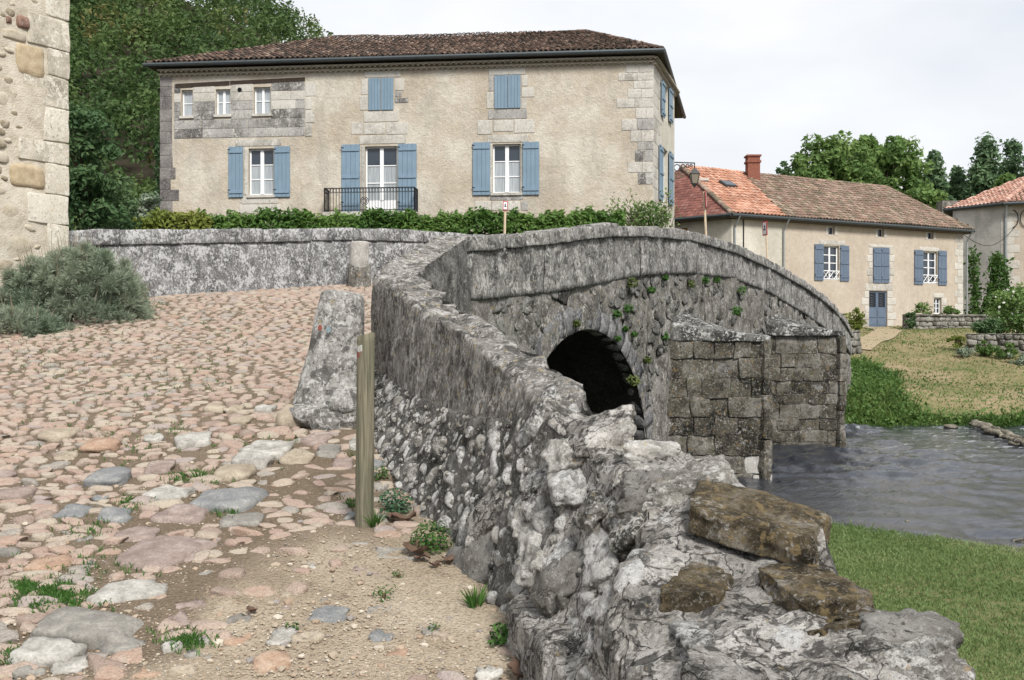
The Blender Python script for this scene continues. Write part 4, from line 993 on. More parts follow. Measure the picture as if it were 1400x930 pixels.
def blaze(y0, y1, a0, a1, m):
    z0, z1 = EYE + (HOR - y1) / F * PY, EYE + (HOR - y0) / F * PY; vs = []
    for j in range(5):
        for a in np.linspace(a0, a1, 9):
            zz = z0 + (z1 - z0) * j / 4 + (.004 * math.sin(a * 9) if j in (0, 4) else 0)
            vs.append((ctr[0] + .0115 + (PR * .968) * math.cos(a), ctr[1] + (PR * .968) * math.sin(a), zz))
    obj('painted_blaze', mesh_np('painted_blaze', np.array(vs), grid_faces(5, 9), smooth=True), m, post)
blaze(472.5, 481, R(205), R(255), 'mark_white'); blaze(481, 489, R(205), R(252), 'mark_red')

# ------------------------------------------------------------------ building at the left edge
K = np.array((-7.27, 16.3)); kd = unit((.545, .839))
FL = Face(K - kd * 5, K)
lb = thing('stone_building', (K[0] - 1.5, K[1] - 1, 1.8), 'rubble stone building with pale corner blocks at the left edge', 'building')
back = unit((-.839, .545)); us = np.arange(0, 5.001, .08); zs = np.arange(1.0, 9.21, .08)
V = np.array([[FL.P(u, 0, z) for z in zs] for u in us]); D = snoise(V, 111, 5, 4) * .025; V[..., 0] += D * FL.n[0]; V[..., 1] += D * FL.n[1]
obj('wall', mesh_np('wall', V.reshape(-1, 3), grid_faces(len(us), len(zs)), smooth=True), 'lime_mortar', lb)
mb = MB(); a_, b_ = K - kd * 5, K; c_, d_ = K + back * 8, K - kd * 5 + back * 8
mb.hexa([(*(p + q), 1.0) for p, q in ((a_, back * .08), (b_ - kd * .02, back * .08), (c_ - kd * .02, back * 0), (d_, back * 0))] + [(*(p + q), 9.3) for p, q in ((a_, back * .08), (b_ - kd * .02, back * .08), (c_ - kd * .02, back * 0), (d_, back * 0))]); mb.build('inner_wall', 'lime_mortar', lb)
mb = MB(); mid = (a_ + b_ + c_ + d_) / 4; e = 1.12
q = [mid + (p - mid) * e for p in (a_, b_, c_, d_)]
mb.hexa([(*p, 9.25) for p in q] + [(*p, 9.40) for p in q]); mb.add([(*q[0], 9.41), (*q[1], 9.41), (*q[2], 9.41), (*q[3], 9.41), (*mid, 11.5)], [(0, 1, 4), (1, 2, 4), (2, 3, 4), (3, 0, 4)]); mb.build('roof', 'old_brown_tile', lb)
r = np.random.default_rng(113); z = 1.1; i = 0; tk = []
qz = [-60, 33, 74, 118, 152, 196, 240, 268, 308, 350, 400, 460]
zz = [FL.hit(85, y)[1] for y in [-130, -85, -40, 33 - 5, 74 - 4, 108, 150, 196, 226, 268, 308, 352, 400, 450]]; zz = sorted(zz)
for k in range(len(zz) - 1):
    L = (.42, .78, .36, .7, .4, .85)[k % 6]; u0 = FL.L - L
    hexa_obj('quoin', face_cell(FL, u0, FL.L + .012, zz[k] + .008, zz[k + 1] - .008, -.2, .022), 'cream_stone', lb, n=5, k=40, amp=.009, edge=.07, seed=3500 + k); tk.append((FL.L - L / 2, (zz[k] + zz[k + 1]) / 2, max(L * .52, .25)))
for (x0, x1, y0, y1, m) in ((22, 61, 60, 105, 'ochre_block'), (14, 62, 226, 257, 'ochre_block'), (2, 36, 42, 55, 'field_stone'), (24, 38, 22, 38, 'pink_stone'), (8, 16, 23, 33, 'pink_stone')):
    u0, u1, z0, z1 = FL.rect(x0, x1, y0, y1); hexa_obj('stone', face_cell(FL, u0, u1, z0, z1, -.15, .03), m, lb, n=5, k=7, amp=.014, seed=3600 + x0); tk.append(((u0 + u1) / 2, (z0 + z1) / 2, max(u1 - u0, z1 - z0) * .5))
LR = [mesh_np('stone', *rock(520 + i, 2, .25, 3), smooth=True) for i in range(10)]
for me in LR: me.materials.append(M['field_stone'])
cnt = 0
for _ in range(5000):
    rad = r.uniform(.05, .15) if r.random() < .65 else r.uniform(.14, .22); u, z = r.uniform(2.4, FL.L - .35), r.uniform(1.6, 7.6)
    if any(math.hypot((u - a) * .85, z - b) < (rad * .95 + c) * .95 for a, b, c in tk): continue
    tk.append((u, z, rad)); p = np.array(FL.P(u, -.01, z)); a_ax = np.array((*FL.e, 0)); n_ax = np.array((*FL.n, 0)); sp = r.uniform(-.35, .35)
    up_ = np.array((0, 0, 1.)); A1 = a_ax * math.cos(sp) + up_ * math.sin(sp); A2 = up_ * math.cos(sp) - a_ax * math.sin(sp)
    place('stone', LR[int(r.integers(10))], p, (A1, A2, n_ax), (rad * 1.25, rad * r.uniform(.65, .9), .032), lb); cnt += 1
    if cnt > 230: break

# ------------------------------------------------------------------ lavender by the building
def lavender(c, rad, n, seed, label):
    hgt = rad[2]
    t = thing('lavender_bush', c, label, 'bush', 'lavender at the foot of the building'); r = np.random.default_rng(seed)
    k = n // 150; P, D = ball_points(k, seed, .45); D[:, 2] = np.abs(D[:, 2]); P[:, 2] = np.abs(P[:, 2]) * .95
    C = np.array(c) + P * np.array((rad[0], rad[1], hgt)) * (1 + .26 * snoise(D, seed, 3.0, 2))[:, None]
    tc_ = np.clip(.5 + .5 * snoise(C, seed + 3, 3, 2) + r.normal(0, .1, k), 0, 1)
    B = unit(r.normal(size=(k * 150, 3)) + np.repeat(D, 150, 0) * 1.1 + np.array((0, 0, .5)))
    Q = np.repeat(C, 150, 0) + B * r.uniform(.01, .13, (k * 150, 1)); S_ = unit(np.cross(B, r.normal(size=B.shape))); h_ = r.uniform(.05, .10, (k * 150, 1)); w_ = .0065
    V = np.stack([Q - S_ * w_, Q + S_ * w_, Q + B * h_], 1).reshape(-1, 3)
    obj('foliage', mesh_np('foliage', V, np.arange(len(V)).reshape(-1, 3), np.repeat(np.clip(np.repeat(tc_, 150) * .75 + r.random(k * 150) * .3, 0, 1), 3)), 'lavender', t)
    m = n // 420; P2 = unit(r.normal(size=(m, 3)) + np.array((0, 0, 1.2))); P2[:, 2] = np.abs(P2[:, 2])
    V, Fc, T = blades(np.array(c) + P2 * np.array((rad[0], rad[1], hgt)) * .9, .34, .009, seed + 2, .3, None, P2 * np.array((.45, .45, .1))); obj('flower_spikes', mesh_np('flower_spikes', V, Fc, T), 'dry_spike', t)
    mb = MB()
    for q in range(14): a = q * 2.4; mb.tube([np.array(c) + np.array((math.cos(a) * .1, math.sin(a) * .1, 0)), np.array(c) + np.array((math.cos(a) * rad[0] * .55, math.sin(a) * rad[1] * .55, hgt * .5))], [.02, .008], 5)
    mb.build('stems', 'stem', t)
gp = lambda x, Y: np.array(((x - 700) / F * Y, Y, float(zroad((x - 700) / F * Y, Y)) - .05))
lavender(gp(98, 15.7), (1.3, .85, 1.22), 75000, 121, 'large grey green lavender bush sprawling in front of the stone building')
lavender(gp(22, 14.55), (.62, .45, .36), 12000, 131, 'low silvery lavender mound left of the large bush')

# ------------------------------------------------------------------ house kit
def wall_with_holes(fr, u0, u1, z0, z1, holes, name, m, parent, depth=.22, step=None):
    us = sorted(set([u0, u1] + [h[k] for h in holes for k in (0, 1)])); zs = sorted(set([z0, z1] + [h[k] for h in holes for k in (2, 3)]))
    mb = MB()
    for a, b in zip(us, us[1:]):
        for c, d in zip(zs, zs[1:]):
            if any(a >= h[0] - 1e-6 and b <= h[1] + 1e-6 and c >= h[2] - 1e-6 and d <= h[3] + 1e-6 for h in holes): continue
            mb.add([fr.P(a, 0, c), fr.P(b, 0, c), fr.P(b, 0, d), fr.P(a, 0, d)], [(0, 1, 2, 3)])
    for a, b, c, d in holes:
        q = [(a, c), (b, c), (b, d), (a, d)]
        for i in range(4):
            (p, s), (p2, s2) = q[i], q[(i + 1) % 4]
            mb.add([fr.P(p, 0, s), fr.P(p2, 0, s2), fr.P(p2, -depth, s2), fr.P(p, -depth, s)], [(0, 3, 2, 1)])
    return mb.build(name, m, parent)

def window(fr, h, parent, cols=2, rows=3, curtain=None, bar=.055, door=0.0, name='window', m='white_paint', dpt=.14, stile=.075):
    u0, u1, z0, z1 = h; mb = MB(); d0, d1 = -dpt - .05, -dpt
    mb.box(fr, u0, u0 + bar, d0, d1, z0, z1); mb.box(fr, u1 - bar, u1, d0, d1, z0, z1)
    mb.box(fr, u0 + bar, u1 - bar, d0, d1, z1 - bar, z1); mb.box(fr, u0 + bar, u1 - bar, d0, d1, z0, z0 + bar)
    iu0, iu1, iz0, iz1 = u0 + bar, u1 - bar, z0 + bar, z1 - bar
    if door: mb.box(fr, iu0, iu1, d0 + .005, d1 - .006, iz0, iz0 + door)
    iz0 += door
    half = (iu1 - iu0) / cols; panes = []
    for k in range(1, cols): mb.box(fr, iu0 + half * k - stile * .9, iu0 + half * k + stile * .9, d0 + .003, d1 + .02, iz0, iz1)
    for k in range(1, rows):
        z = iz0 + (iz1 - iz0) * k / rows; mb.box(fr, iu0, iu1, d0 + .006, d1 - .004, z - bar * .32, z + bar * .32)
    win = mb.build(name, m, parent)
    for c in range(cols):
        for k in range(rows):
            za, zb = iz0 + (iz1 - iz0) * k / rows, iz0 + (iz1 - iz0) * (k + 1) / rows; a, b = iu0 + half * c, iu0 + half * (c + 1)
            p = MB(); dd = d0 + .02
            cur = curtain is not None and (za - iz0) / (iz1 - iz0) < curtain - .05
            p.box(fr, a, b, dd - .008, dd, za, zb)
            p.build('pane', 'pane_curtained' if cur else 'window_glass', win)
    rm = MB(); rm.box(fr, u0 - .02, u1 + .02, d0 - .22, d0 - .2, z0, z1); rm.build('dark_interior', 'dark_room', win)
    return win
# net curtain hung right behind the glass, folds included
g = G('pane_curtained'); ln = g.noise(9, 3, .5, g.map(g.pos, (6, 6, .15)))
M['pane_curtained'] = g.pbr(g.ramp(ln, [(.3, (.22, .245, .265)), (.7, (.42, .45, .47))]), .1, None, .6)

def shutter(fr, u0, u1, z0, z1, m, parent, d=.03, battens=(.1, .5, .93), boards=4):
    mb = MB(); wd = (u1 - u0) / boards
    for k in range(boards): mb.box(fr, u0 + wd * k + .004, u0 + wd * (k + 1) - .004, d, d + .035 + .003 * (k % 2), z0, z1)
    for b in battens: z = z0 + (z1 - z0) * b; mb.box(fr, u0 + .02, u1 - .02, d + .03, d + .068, z - .05, z + .05)
    o = mb.build('shutter', m, parent)
    h = MB()
    for b in battens[:1] + battens[-1:]:
        z = z0 + (z1 - z0) * b + .07; h.box(fr, u0 - .03, u0 + (u1 - u0) * .12, d + .036, d + .05, z, z + .03)
    h.build('hinge', 'iron', o); return o

def block(fr, x0, x1, y0, y1, m, parent, d=.02, seed=0, name='ashlar_block', jit=0):
    u0, u1, z0, z1 = fr.rect(x0, x1, y0, y1); g_ = .008
    hexa_obj(name, face_cell(fr, u0 + g_, u1 - g_, z0 + g_, z1 - g_, -.18, d), m, parent, n=3, k=60, amp=.005, seed=seed, edge=.06)
def block_uz(fr, u0, u1, z0, z1, m, parent, d=.02, seed=0, name='ashlar_block'):
    hexa_obj(name, face_cell(fr, u0 + .006, u1 - .006, z0 + .006, z1 - .006, -.18, d), m, parent, n=3, k=60, amp=.005, seed=seed, edge=.06)

def in_poly(u, v, poly):
    c = np.zeros(len(u), bool)
    for i in range(len(poly)):
        (x1, y1), (x2, y2) = poly[i], poly[i - 1]
        c ^= ((y1 > v) != (y2 > v)) & (u < (x2 - x1) * (v - y1) / (y2 - y1 + 1e-12) + x1)
    return c
def roof_slope(parent, poly, m, wcol=.2, lrow=.34, seed=0, name='tiles', flat=False, lift=.03):
    """poly: 3-D corners, first edge is the eave. Half-round tiles laid in overlapping rows."""
    P = [np.array(p, float) for p in poly]; e = unit(P[1] - P[0]); nrm = unit(np.cross(P[1] - P[0], P[2] - P[0])); nrm = nrm if nrm[2] > 0 else -nrm
    s = np.cross(nrm, e); s = s if s[2] > 0 else -s
    q = [((p - P[0]) @ e, (p - P[0]) @ s) for p in P]
    mb = MB(); mb.add([tuple(p) for p in P] + [tuple(p - nrm * .08) for p in P], [tuple(range(len(P))), tuple(range(2 * len(P) - 1, len(P) - 1, -1))] + [(i, (i + 1) % len(P), len(P) + (i + 1) % len(P), len(P) + i) for i in range(len(P))])
    deck = mb.build('roof_deck', 'eave_wood', parent)
    us = np.arange(min(a for a, b in q), max(a for a, b in q), wcol) + wcol / 2; vs = np.arange(0, max(b for a, b in q), lrow)
    U, Vv = np.meshgrid(us, vs, indexing='ij'); U = U.ravel(); Vv = Vv.ravel(); k = in_poly(U, Vv + lrow * .45, q); U, Vv = U[k], Vv[k]; n = len(U)
    r = np.random.default_rng(seed); na = 5
    th = np.linspace(0, math.pi, na + 1)
    Lb = lrow * 1.16
    if flat:
        loc = [(-wcol * .48, 0, .02), (wcol * .48, 0, .02), (wcol * .48, Lb, .0), (-wcol * .48, Lb, .0)]; Fc0 = np.array([[0, 1, 2, 3]]); loc += [(-wcol * .48, 0, -.01), (wcol * .48, 0, -.01)]; Fc0 = np.array([[0, 1, 2, 3], [4, 5, 1, 0]])
        base = np.array(loc)
    else:
        lo = [(math.cos(a) * wcol * .46, 0, math.sin(a) * wcol * .36 + .025) for a in th] + [(math.cos(a) * wcol * .38, Lb, math.sin(a) * wcol * .27) for a in th] + [(math.cos(a) * wcol * .36, 0.0, math.sin(a) * wcol * .25 + .02) for a in th]
        base = np.array(lo); m1 = na + 1
        Fc0 = np.array([[i, i + 1, m1 + i + 1, m1 + i] for i in range(na)] + [[2 * m1 + i, 2 * m1 + i + 1, i + 1, i] for i in range(na)])
    A = np.zeros((n, 3, 4)); ya = r.normal(0, .035, n)
    EE = e[None] * np.cos(ya)[:, None] + s[None] * np.sin(ya)[:, None]; SS = s[None] * np.cos(ya)[:, None] - e[None] * np.sin(ya)[:, None]
    A[:, :, 0] = EE; A[:, :, 1] = SS; A[:, :, 2] = nrm
    sag = snoise(np.stack([U, Vv, U * 0], 1), seed, .9, 2) * .03
    A[:, :, 3] = P[0] + e[None] * (U + r.normal(0, .008, n))[:, None] + s[None] * (Vv + r.normal(0, .012, n))[:, None] + nrm[None] * (lift + sag + r.normal(0, .006, n))[:, None]
    V, Fc, T = join_inst([(base, Fc0)], np.zeros(n, int), A, r.uniform(0, 1, n))
    return obj(name, mesh_np(name, V, Fc, T, False), m, parent, kind='stuff')
def ridge_tiles(parent, a, b, m, seed=0, rad=.12):
    a, b = np.array(a, float), np.array(b, float); L = np.linalg.norm(b - a); n = int(L / .36); r = np.random.default_rng(seed); mb = MB(); e = (b - a) / L; sd = unit(np.cross(e, (0, 0, 1))); up_ = np.cross(sd, e)
    for i in range(n):
        c = a + e * L * i / n; c2 = a + e * L * (i + 1.12) / n; rr = rad * r.uniform(.92, 1.08); vs = []
        for cc, k in ((c, 1.0), (c2, .86)):
            vs += [tuple(cc + sd * math.cos(t) * rr * k + up_ * (math.sin(t) * rr * .8 * k + .03)) for t in np.linspace(-.2, math.pi + .2, 7)]
        mb.add(vs, [(j, j + 1, 8 + j, 7 + j) for j in range(6)] + [tuple(range(7))], r.uniform(.02, .98))
    return mb.build('ridge_tiles', m, parent, kind='stuff')
def gutter(parent, a, b, m='gutter_zinc', rad=.075):
    mb = MB(); mb.tube([a, b], rad, 8); return mb.build('gutter', m, parent)
def downpipe(parent, pts, m='pipe_zinc', rad=.05):
    mb = MB(); mb.tube(pts, rad, 8); return mb.build('downpipe', m, parent)

# ------------------------------------------------------------------ the big house behind the bridge
YA, YB, YC = 37.9, 36.0, 41.0
HA, HB, HC = px(219, 300, YA)[:2], px(893, 300, YB)[:2], px(922, 300, YC)[:2]
HD = np.array((HA[0] + 1.2, 47.5)); HC2 = np.array((HC[0] + .9, 46.5)); ZT = EYE + 362 / F * YB
F1, F1s = Face(HA, HB), Face(HB, HC)
h1 = thing('country_house', [(HA[0] + HB[0]) / 2, 38.5, 3.9], 'large beige rendered house with brown tiled hip roof and light blue shutters', 'house')
up3 = [F1.rect(248, 263.5, 123, 159), F1.rect(295, 315, 122, 157), F1.rect(347, 370, 119, 156)]
w1, wd_, w3 = F1.rect(340, 374, 203, 267), F1.rect(499, 543, 200, 291), F1.rect(673.5, 712, 197, 264)
wall_with_holes(F1, 0, F1.L, -2, ZT + .3, up3 + [w1, wd_, w3], 'wall', 'beige_render', h1)
s1, s2 = F1s.rect(906.5, 913, 116, 165), F1s.rect(904.5, 912.5, 203, 280)
wall_with_holes(F1s, 0, F1s.L, -2, ZT + .3, [s1, s2], 'wall', 'pale_render', h1)
mb = MB(); mb.add([(*HC, -2), (*HC2, -2), (*HC2, ZT), (*HC, ZT), (*HA, -2), (*HD, -2), (*HD, ZT), (*HA, ZT)], [(0, 1, 2, 3), (4, 5, 6, 7), (1, 5, 6, 2)]); mb.build('wall', 'grey_render', h1)
for h in up3: window(F1, h, h1, 1 if h is up3[0] else 2, 2, curtain=1.2, bar=.05, stile=.05)
window(F1, w1, h1, 2, 3, .68); window(F1, w3, h1, 2, 3, .68)
window(F1, wd_, h1, 2, 3, .68, door=.42, name='french_window')
window(F1s, s1, h1, 2, 3, .9); window(F1s, s2, h1, 2, 3, .7)
for x0, x1, y0, y1 in ((313, 333, 201, 270), (375.5, 397, 200.5, 269.5), (467.5, 492.5, 198, 291), (544.5, 570, 197, 291), (646.5, 670.5, 195, 267), (714.5, 737.5, 194.5, 266.5)):
    shutter(F1, *F1.rect(x0, x1, y0, y1), 'blue_paint', h1, battens=(.1, .9) if y1 < 280 else (.12, .52, .92))
for x0, x1, y0, y1 in ((504, 520.5, 107.5, 151), (521.5, 538, 107, 150.5), (676, 694, 103.5, 148.5), (694.5, 712, 103, 148)):
    shutter(F1, *F1.rect(x0, x1, y0, y1), 'blue_paint', h1, d=.012, battens=())
for x0, x1, y0, y1 in ((902.5, 906.5, 112, 160), (913, 917, 122, 168), (899.5, 904, 200, 274), (913, 918, 209, 281)):
    shutter(F1s, *F1s.rect(x0, x1, y0, y1), 'blue_paint', h1, d=.05)
# grey ashlar panel round the three small windows
r = np.random.default_rng(141); holes = up3; U0, U1, Z0, Z1 = F1.rect(238, 417, 113.5, 188); rows = 6; hz = (Z1 - Z0) / rows
bl = 0
for k in range(rows):
    z0, z1 = Z0 + hz * k, Z0 + hz * (k + 1); u = U0 + (0 if k % 2 else -.0)
    # spans left free by the windows
    cuts = sorted([(h[0] - .02, h[1] + .02) for h in holes if h[2] < z1 - .05 and h[3] > z0 + .05]); spans = []; a = U0
    for c0, c1 in cuts: spans.append((a, c0)); a = c1
    spans.append((a, U1))
    for a, b in spans:
        u = a
        while u < b - .05:
            u1 = min(u + r.uniform(.75, 1.25), b)
            if b - u1 < .35: u1 = b
            block_uz(F1, u, u1, z0, z1, 'grey_ashlar' if k < 3 or r.random() < .35 else 'light_ashlar', h1, .015, 4000 + bl); bl += 1; u = u1
# worn quoins on the left, pale ones on the right, stone round the upper openings
z = 3.5; k = 0
while z < ZT - .05:
    z1 = min(z + r.uniform(.38, .5), ZT); L = (.42, .62, .5, .75)[k % 4]; L = L if z < 8 else .48
    block_uz(F1, -.012, L, z, z1, 'dark_quoin', h1, .016, 4100 + k, 'quoin'); z = z1; k += 1
zz = [F1.hit(885, y)[1] for y in (252, 236, 221, 205, 194, 178, 162, 147, 134, 121, 110, 99, 89)]
ul = [872, 858, 868, 872, 862, 850, 869, 843, 858, 866, 845, 855]
for k in range(12):
    ua = F1.U(ul[k]); um = ua + (F1.L - ua) * r.uniform(.45, .6)
    for a, b in ((ua, um), (um, F1.L + .012)): block_uz(F1, a, b, zz[k], zz[k + 1], 'light_ashlar' if k > 5 or r.random() < .4 else 'grey_ashlar', h1, .016, 4200 + k, 'quoin')
z = 3.5; k = 0
while z < ZT - .05:
    z1 = min(z + r.uniform(.38, .52), ZT); L = (1.5, 1.9, 1.2, 2.1)[k % 4]; u = -.005
    while u < L: block_uz(F1s, u, min(u + .8, L), z, z1, 'light_ashlar', h1, .012, 4300 + k, 'quoin'); u += .8
    z = z1; k += 1
for x0, x1, y0, y1 in ((498, 548, 97, 106), (540, 553, 107, 124), (540, 549, 125, 133), (539, 558, 134, 141), (494, 503, 108, 130), (492, 503, 131, 151), (497, 545, 152, 167), (480, 496, 167, 184), (497, 527, 168, 184), (528, 558, 167, 184), (491, 555, 185, 197),
                       (668, 718, 94, 102.5), (713, 722, 103, 118), (713, 731, 119, 133), (713, 720, 134, 149), (668, 675, 103, 125), (665, 675, 126, 149), (667, 721, 149.5, 163), (653, 673, 164, 184), (674, 702, 164, 180), (703, 731, 163, 182), (666, 722, 184, 195),
                       (322, 385, 190, 200), (330, 380, 268, 279), (327, 352, 279.5, 292), (353, 384, 279.5, 292), (670, 716, 265.5, 274), (649, 671, 275, 288), (672, 711, 275, 288), (712, 722, 275, 288), (417.5, 433, 112, 132), (417.5, 426, 133, 150), (417.5, 430, 151, 168), (417.5, 427, 169, 187), (334, 339.5, 203, 267), (374.2, 375.2, 203, 267), (494, 498.5, 200, 291), (668, 673, 197, 264)):
    block(F1, x0, x1, y0, y1, 'light_ashlar' if r.random() < .75 else 'grey_ashlar', h1, .016, 4400 + x0 + int(y0))
for x0, x1, y0, y1 in ((240, 314, 113, 118.5), (315, 417, 108.5, 113.5)):
    u0, u1, z0, z1 = F1.rect(x0, x1, y0, y1); mb = MB(); mb.hexa([F1.P(u0, .03, z0 - .03), F1.P(u1, .03, z0 + .03), F1.P(u1, -.1, z0 + .03), F1.P(u0, -.1, z0 - .03), F1.P(u0, .03, z1 - .03), F1.P(u1, .03, z1 + .03), F1.P(u1, -.1, z1 + .03), F1.P(u0, -.1, z1 - .03)]); mb.build('timber_lintel', 'beam_wood', h1)
u, z = F1.hit(328, 123); mb = MB(); mb.tube([F1.P(u, .02, z), F1.P(u, .035, z)], .085, 14); mb.build('vent_hole', 'dark_room', h1)
for h, nm in ((w1, 'sill'), (w3, 'sill'), (up3[0], 'sill'), (up3[1], 'sill'), (up3[2], 'sill')):
    mb = MB(); mb.box(F1, h[0] - .06, h[1] + .06, -.1, .07, h[2] - .09, h[2] + .005); mb.build(nm, 'light_ashlar', h1)
# balcony with iron railing
bx0, bx1 = F1.U(450), F1.U(571); bz0, bz1 = F1.hit(510, 292)[1], F1.hit(510, 260)[1]; BD = .62
mb = MB(); mb.box(F1, bx0 - .05, bx1 + .05, 0, BD + .06, bz0 - .16, bz0); bal = mb.build('balcony', 'light_ashlar', h1)
mb = MB(); bar = .012
def rail_run(pts):
    for (u0, d0), (u1, d1) in zip(pts, pts[1:]):
        for z in (bz1, bz0 + .06, bz1 - .17): mb.tube([F1.P(u0, d0, z), F1.P(u1, d1, z)], .016 if z != bz1 - .17 else .009, 5)
        n = max(2, int(math.hypot(u1 - u0, d1 - d0) / .11))
        for i in range(n + 1):
            u, d = u0 + (u1 - u0) * i / n, d0 + (d1 - d0) * i / n; mb.tube([F1.P(u, d, bz0), F1.P(u, d, bz1)], bar * (1.6 if i in (0, n) else .9), 4)
            if i < n:
                um, dm = u0 + (u1 - u0) * (i + .5) / n, d0 + (d1 - d0) * (i + .5) / n; ring = []
                for a in np.linspace(0, 2 * math.pi, 9): ring.append(F1.P(um + math.cos(a) * .05 * (u1 - u0) / (math.hypot(u1 - u0, d1 - d0)), dm + math.cos(a) * .05 * (d1 - d0) / (math.hypot(u1 - u0, d1 - d0)), bz1 - .085 + math.sin(a) * .075))
                mb.tube(ring, .009, 4, caps=False)
rail_run([(bx0, .02), (bx0, BD)]); rail_run([(bx0, BD), (bx1, BD)]); rail_run([(bx1, BD), (bx1, .02)])
cu = F1.U(504); cz = (bz0 + bz1) / 2 - .05
for rr in (.05, .10, .15): mb.tube([F1.P(cu + math.cos(a) * rr, BD + .01, cz + math.sin(a) * rr) for a in np.linspace(0, 2 * math.pi, 13)], .012, 4, caps=False)
mb.build('railing', 'iron', bal)
# genoise cornice, roof, gutter
GZ = ZT
mb = MB()
for fr in (F1, F1s):
    for row, (zo, dd) in enumerate(((0.0, .10), (.135, .22))):
        mb.box(fr, -.05, fr.L + .05, -.02, dd - .05, GZ + zo + .085, GZ + zo + .134)
        n = int(fr.L / .2)
        for i in range(n):
            u = (i + .5 + .5 * row) * fr.L / n; vs = []
            for d in (0, dd): vs += [fr.P(u + math.cos(a) * .1, d, GZ + zo + math.sin(a) * .085) for a in np.linspace(0, math.pi, 6)]
            vs += [fr.P(u + math.cos(a) * .078, dd, GZ + zo + math.sin(a) * .062) for a in np.linspace(0, math.pi, 6)]
            mb.add(vs, [(j, j + 1, 7 + j, 6 + j) for j in range(5)] + [(6 + j, 7 + j, 13 + j, 12 + j) for j in range(5)])
mb.build('genoise_cornice', 'genoise_tile', h1)
EZ = GZ + .43; OV = .36
ctr1 = (HA + HB + HC + HD) / 4
def out(p, q1, q2, o=OV):
    n1, n2 = Face(q1, p).n, Face(p, q2).n; b = unit(n1 + n2); return p + b * o / max(.5, (b @ n1))
EA, EB, EC, ED = out(HA, HD, HB), out(HB, HA, HC), out(HC2, HB, HD), out(HD, HC2, HA)
RA = pxz(455, 62, EZ + 2.2); RBp = pxz(800, 44, EZ + 2.2)
E3 = lambda p: (*p, EZ)
roof_slope(h1, [E3(EA), E3(EB), RBp, RA], 'old_brown_tile', .20, .33, 151)
roof_slope(h1, [E3(EB), E3(EC), RBp], 'old_brown_tile', .20, .33, 152)
roof_slope(h1, [E3(ED), E3(EA), RA], 'old_brown_tile', .20, .33, 153)
mb = MB(); mb.add([E3(EC), E3(ED), tuple(RA), tuple(RBp)], [(0, 1, 2, 3)]); mb.build('rear_slope', 'old_brown_tile', h1)
for a, b in ((RA, RBp), (E3(EB), RBp), (E3(EA), RA)): ridge_tiles(h1, a, b, 'old_brown_tile', 155)
mb = MB(); mb.hexa([(*EA, EZ - .09), (*EB, EZ - .09), (*EC, EZ - .09), (*ED, EZ - .09), (*EA, EZ - .05), (*EB, EZ - .05), (*EC, EZ - .05), (*ED, EZ - .05)]); mb.build('soffit', 'eave_wood', h1)
gutter(h1, (EA[0] - .1, EA[1] - .05, EZ - .05), (EB[0] + .06, EB[1] - .06, EZ - .04), rad=.08); gutter(h1, (EB[0] + .06, EB[1] - .06, EZ - .05), (EC[0] + .08, EC[1], EZ - .04), rad=.08)

# ------------------------------------------------------------------ lantern on the house
lu = F1s.L - .15; lz = F1s.hit(921, 224)[1]; q0 = np.array(F1s.P(lu, .02, lz)); lam = thing('wall_lantern', q0, 'black street lantern hanging from scrolled iron bracket on the house corner', 'lantern')
Yl = 41.0; q1 = px(949, 223, Yl)
mb = MB(); mb.tube([px(920.5, 222, Yl), px(950, 223, Yl)], .028, 6); mb.tube([px(949.5, 223, Yl), px(949.5, 231, Yl)], .025, 6)
for cx, cy, rr in ((926, 229, 5.5), (934, 227, 3.2), (940, 226.5, 2.6), (945, 226, 1.8)):
    mb.tube([px(cx + math.cos(a) * rr * (1 - .06 * a), cy + math.sin(a) * rr * (1 - .06 * a), Yl) for a in np.linspace(0, 6.6, 15)], .020, 4)
mb.build('bracket', 'lantern_iron', lam)
def frustum(parent, name, cx, y0, y1, w0, w1, m, n=4):
    c0, c1 = px(cx, y0, Yl), px(cx, y1, Yl); k = Yl / F; mb = MB(); vs = []
    for c, w_ in ((c0, w0), (c1, w1)): vs += [(c[0] + math.cos(a) * w_ * k * .707, c[1] + math.sin(a) * w_ * k * .707, c[2]) for a in (np.arange(n) + .5) * 2 * math.pi / n]
    mb.add(vs, [tuple(range(n)), tuple(range(2 * n - 1, n - 1, -1))] + [(i, (i + 1) % n, n + (i + 1) % n, n + i) for i in range(n)]); return mb.build(name, m, parent)
hood = frustum(lam, 'hood', 949.5, 238, 231, 13.5, 4, 'lantern_iron'); frustum(lam, 'glass', 949.5, 238, 251, 11.5, 7, 'lantern_glass'); frustum(lam, 'base', 949.5, 251, 256.5, 7.5, 1.5, 'lantern_iron')
mb = MB(); k_ = Yl / F
for a in (np.arange(4) + .5) * math.pi / 2:
    c0, c1 = px(949.5, 238, Yl), px(949.5, 251, Yl); mb.tube([(c0[0] + math.cos(a) * 11.7 * k_ * .707, c0[1] + math.sin(a) * 11.7 * k_ * .707, c0[2]), (c1[0] + math.cos(a) * 7.2 * k_ * .707, c1[1] + math.sin(a) * 7.2 * k_ * .707, c1[2])], .018, 4)
mb.build('frame', 'lantern_iron', lam)

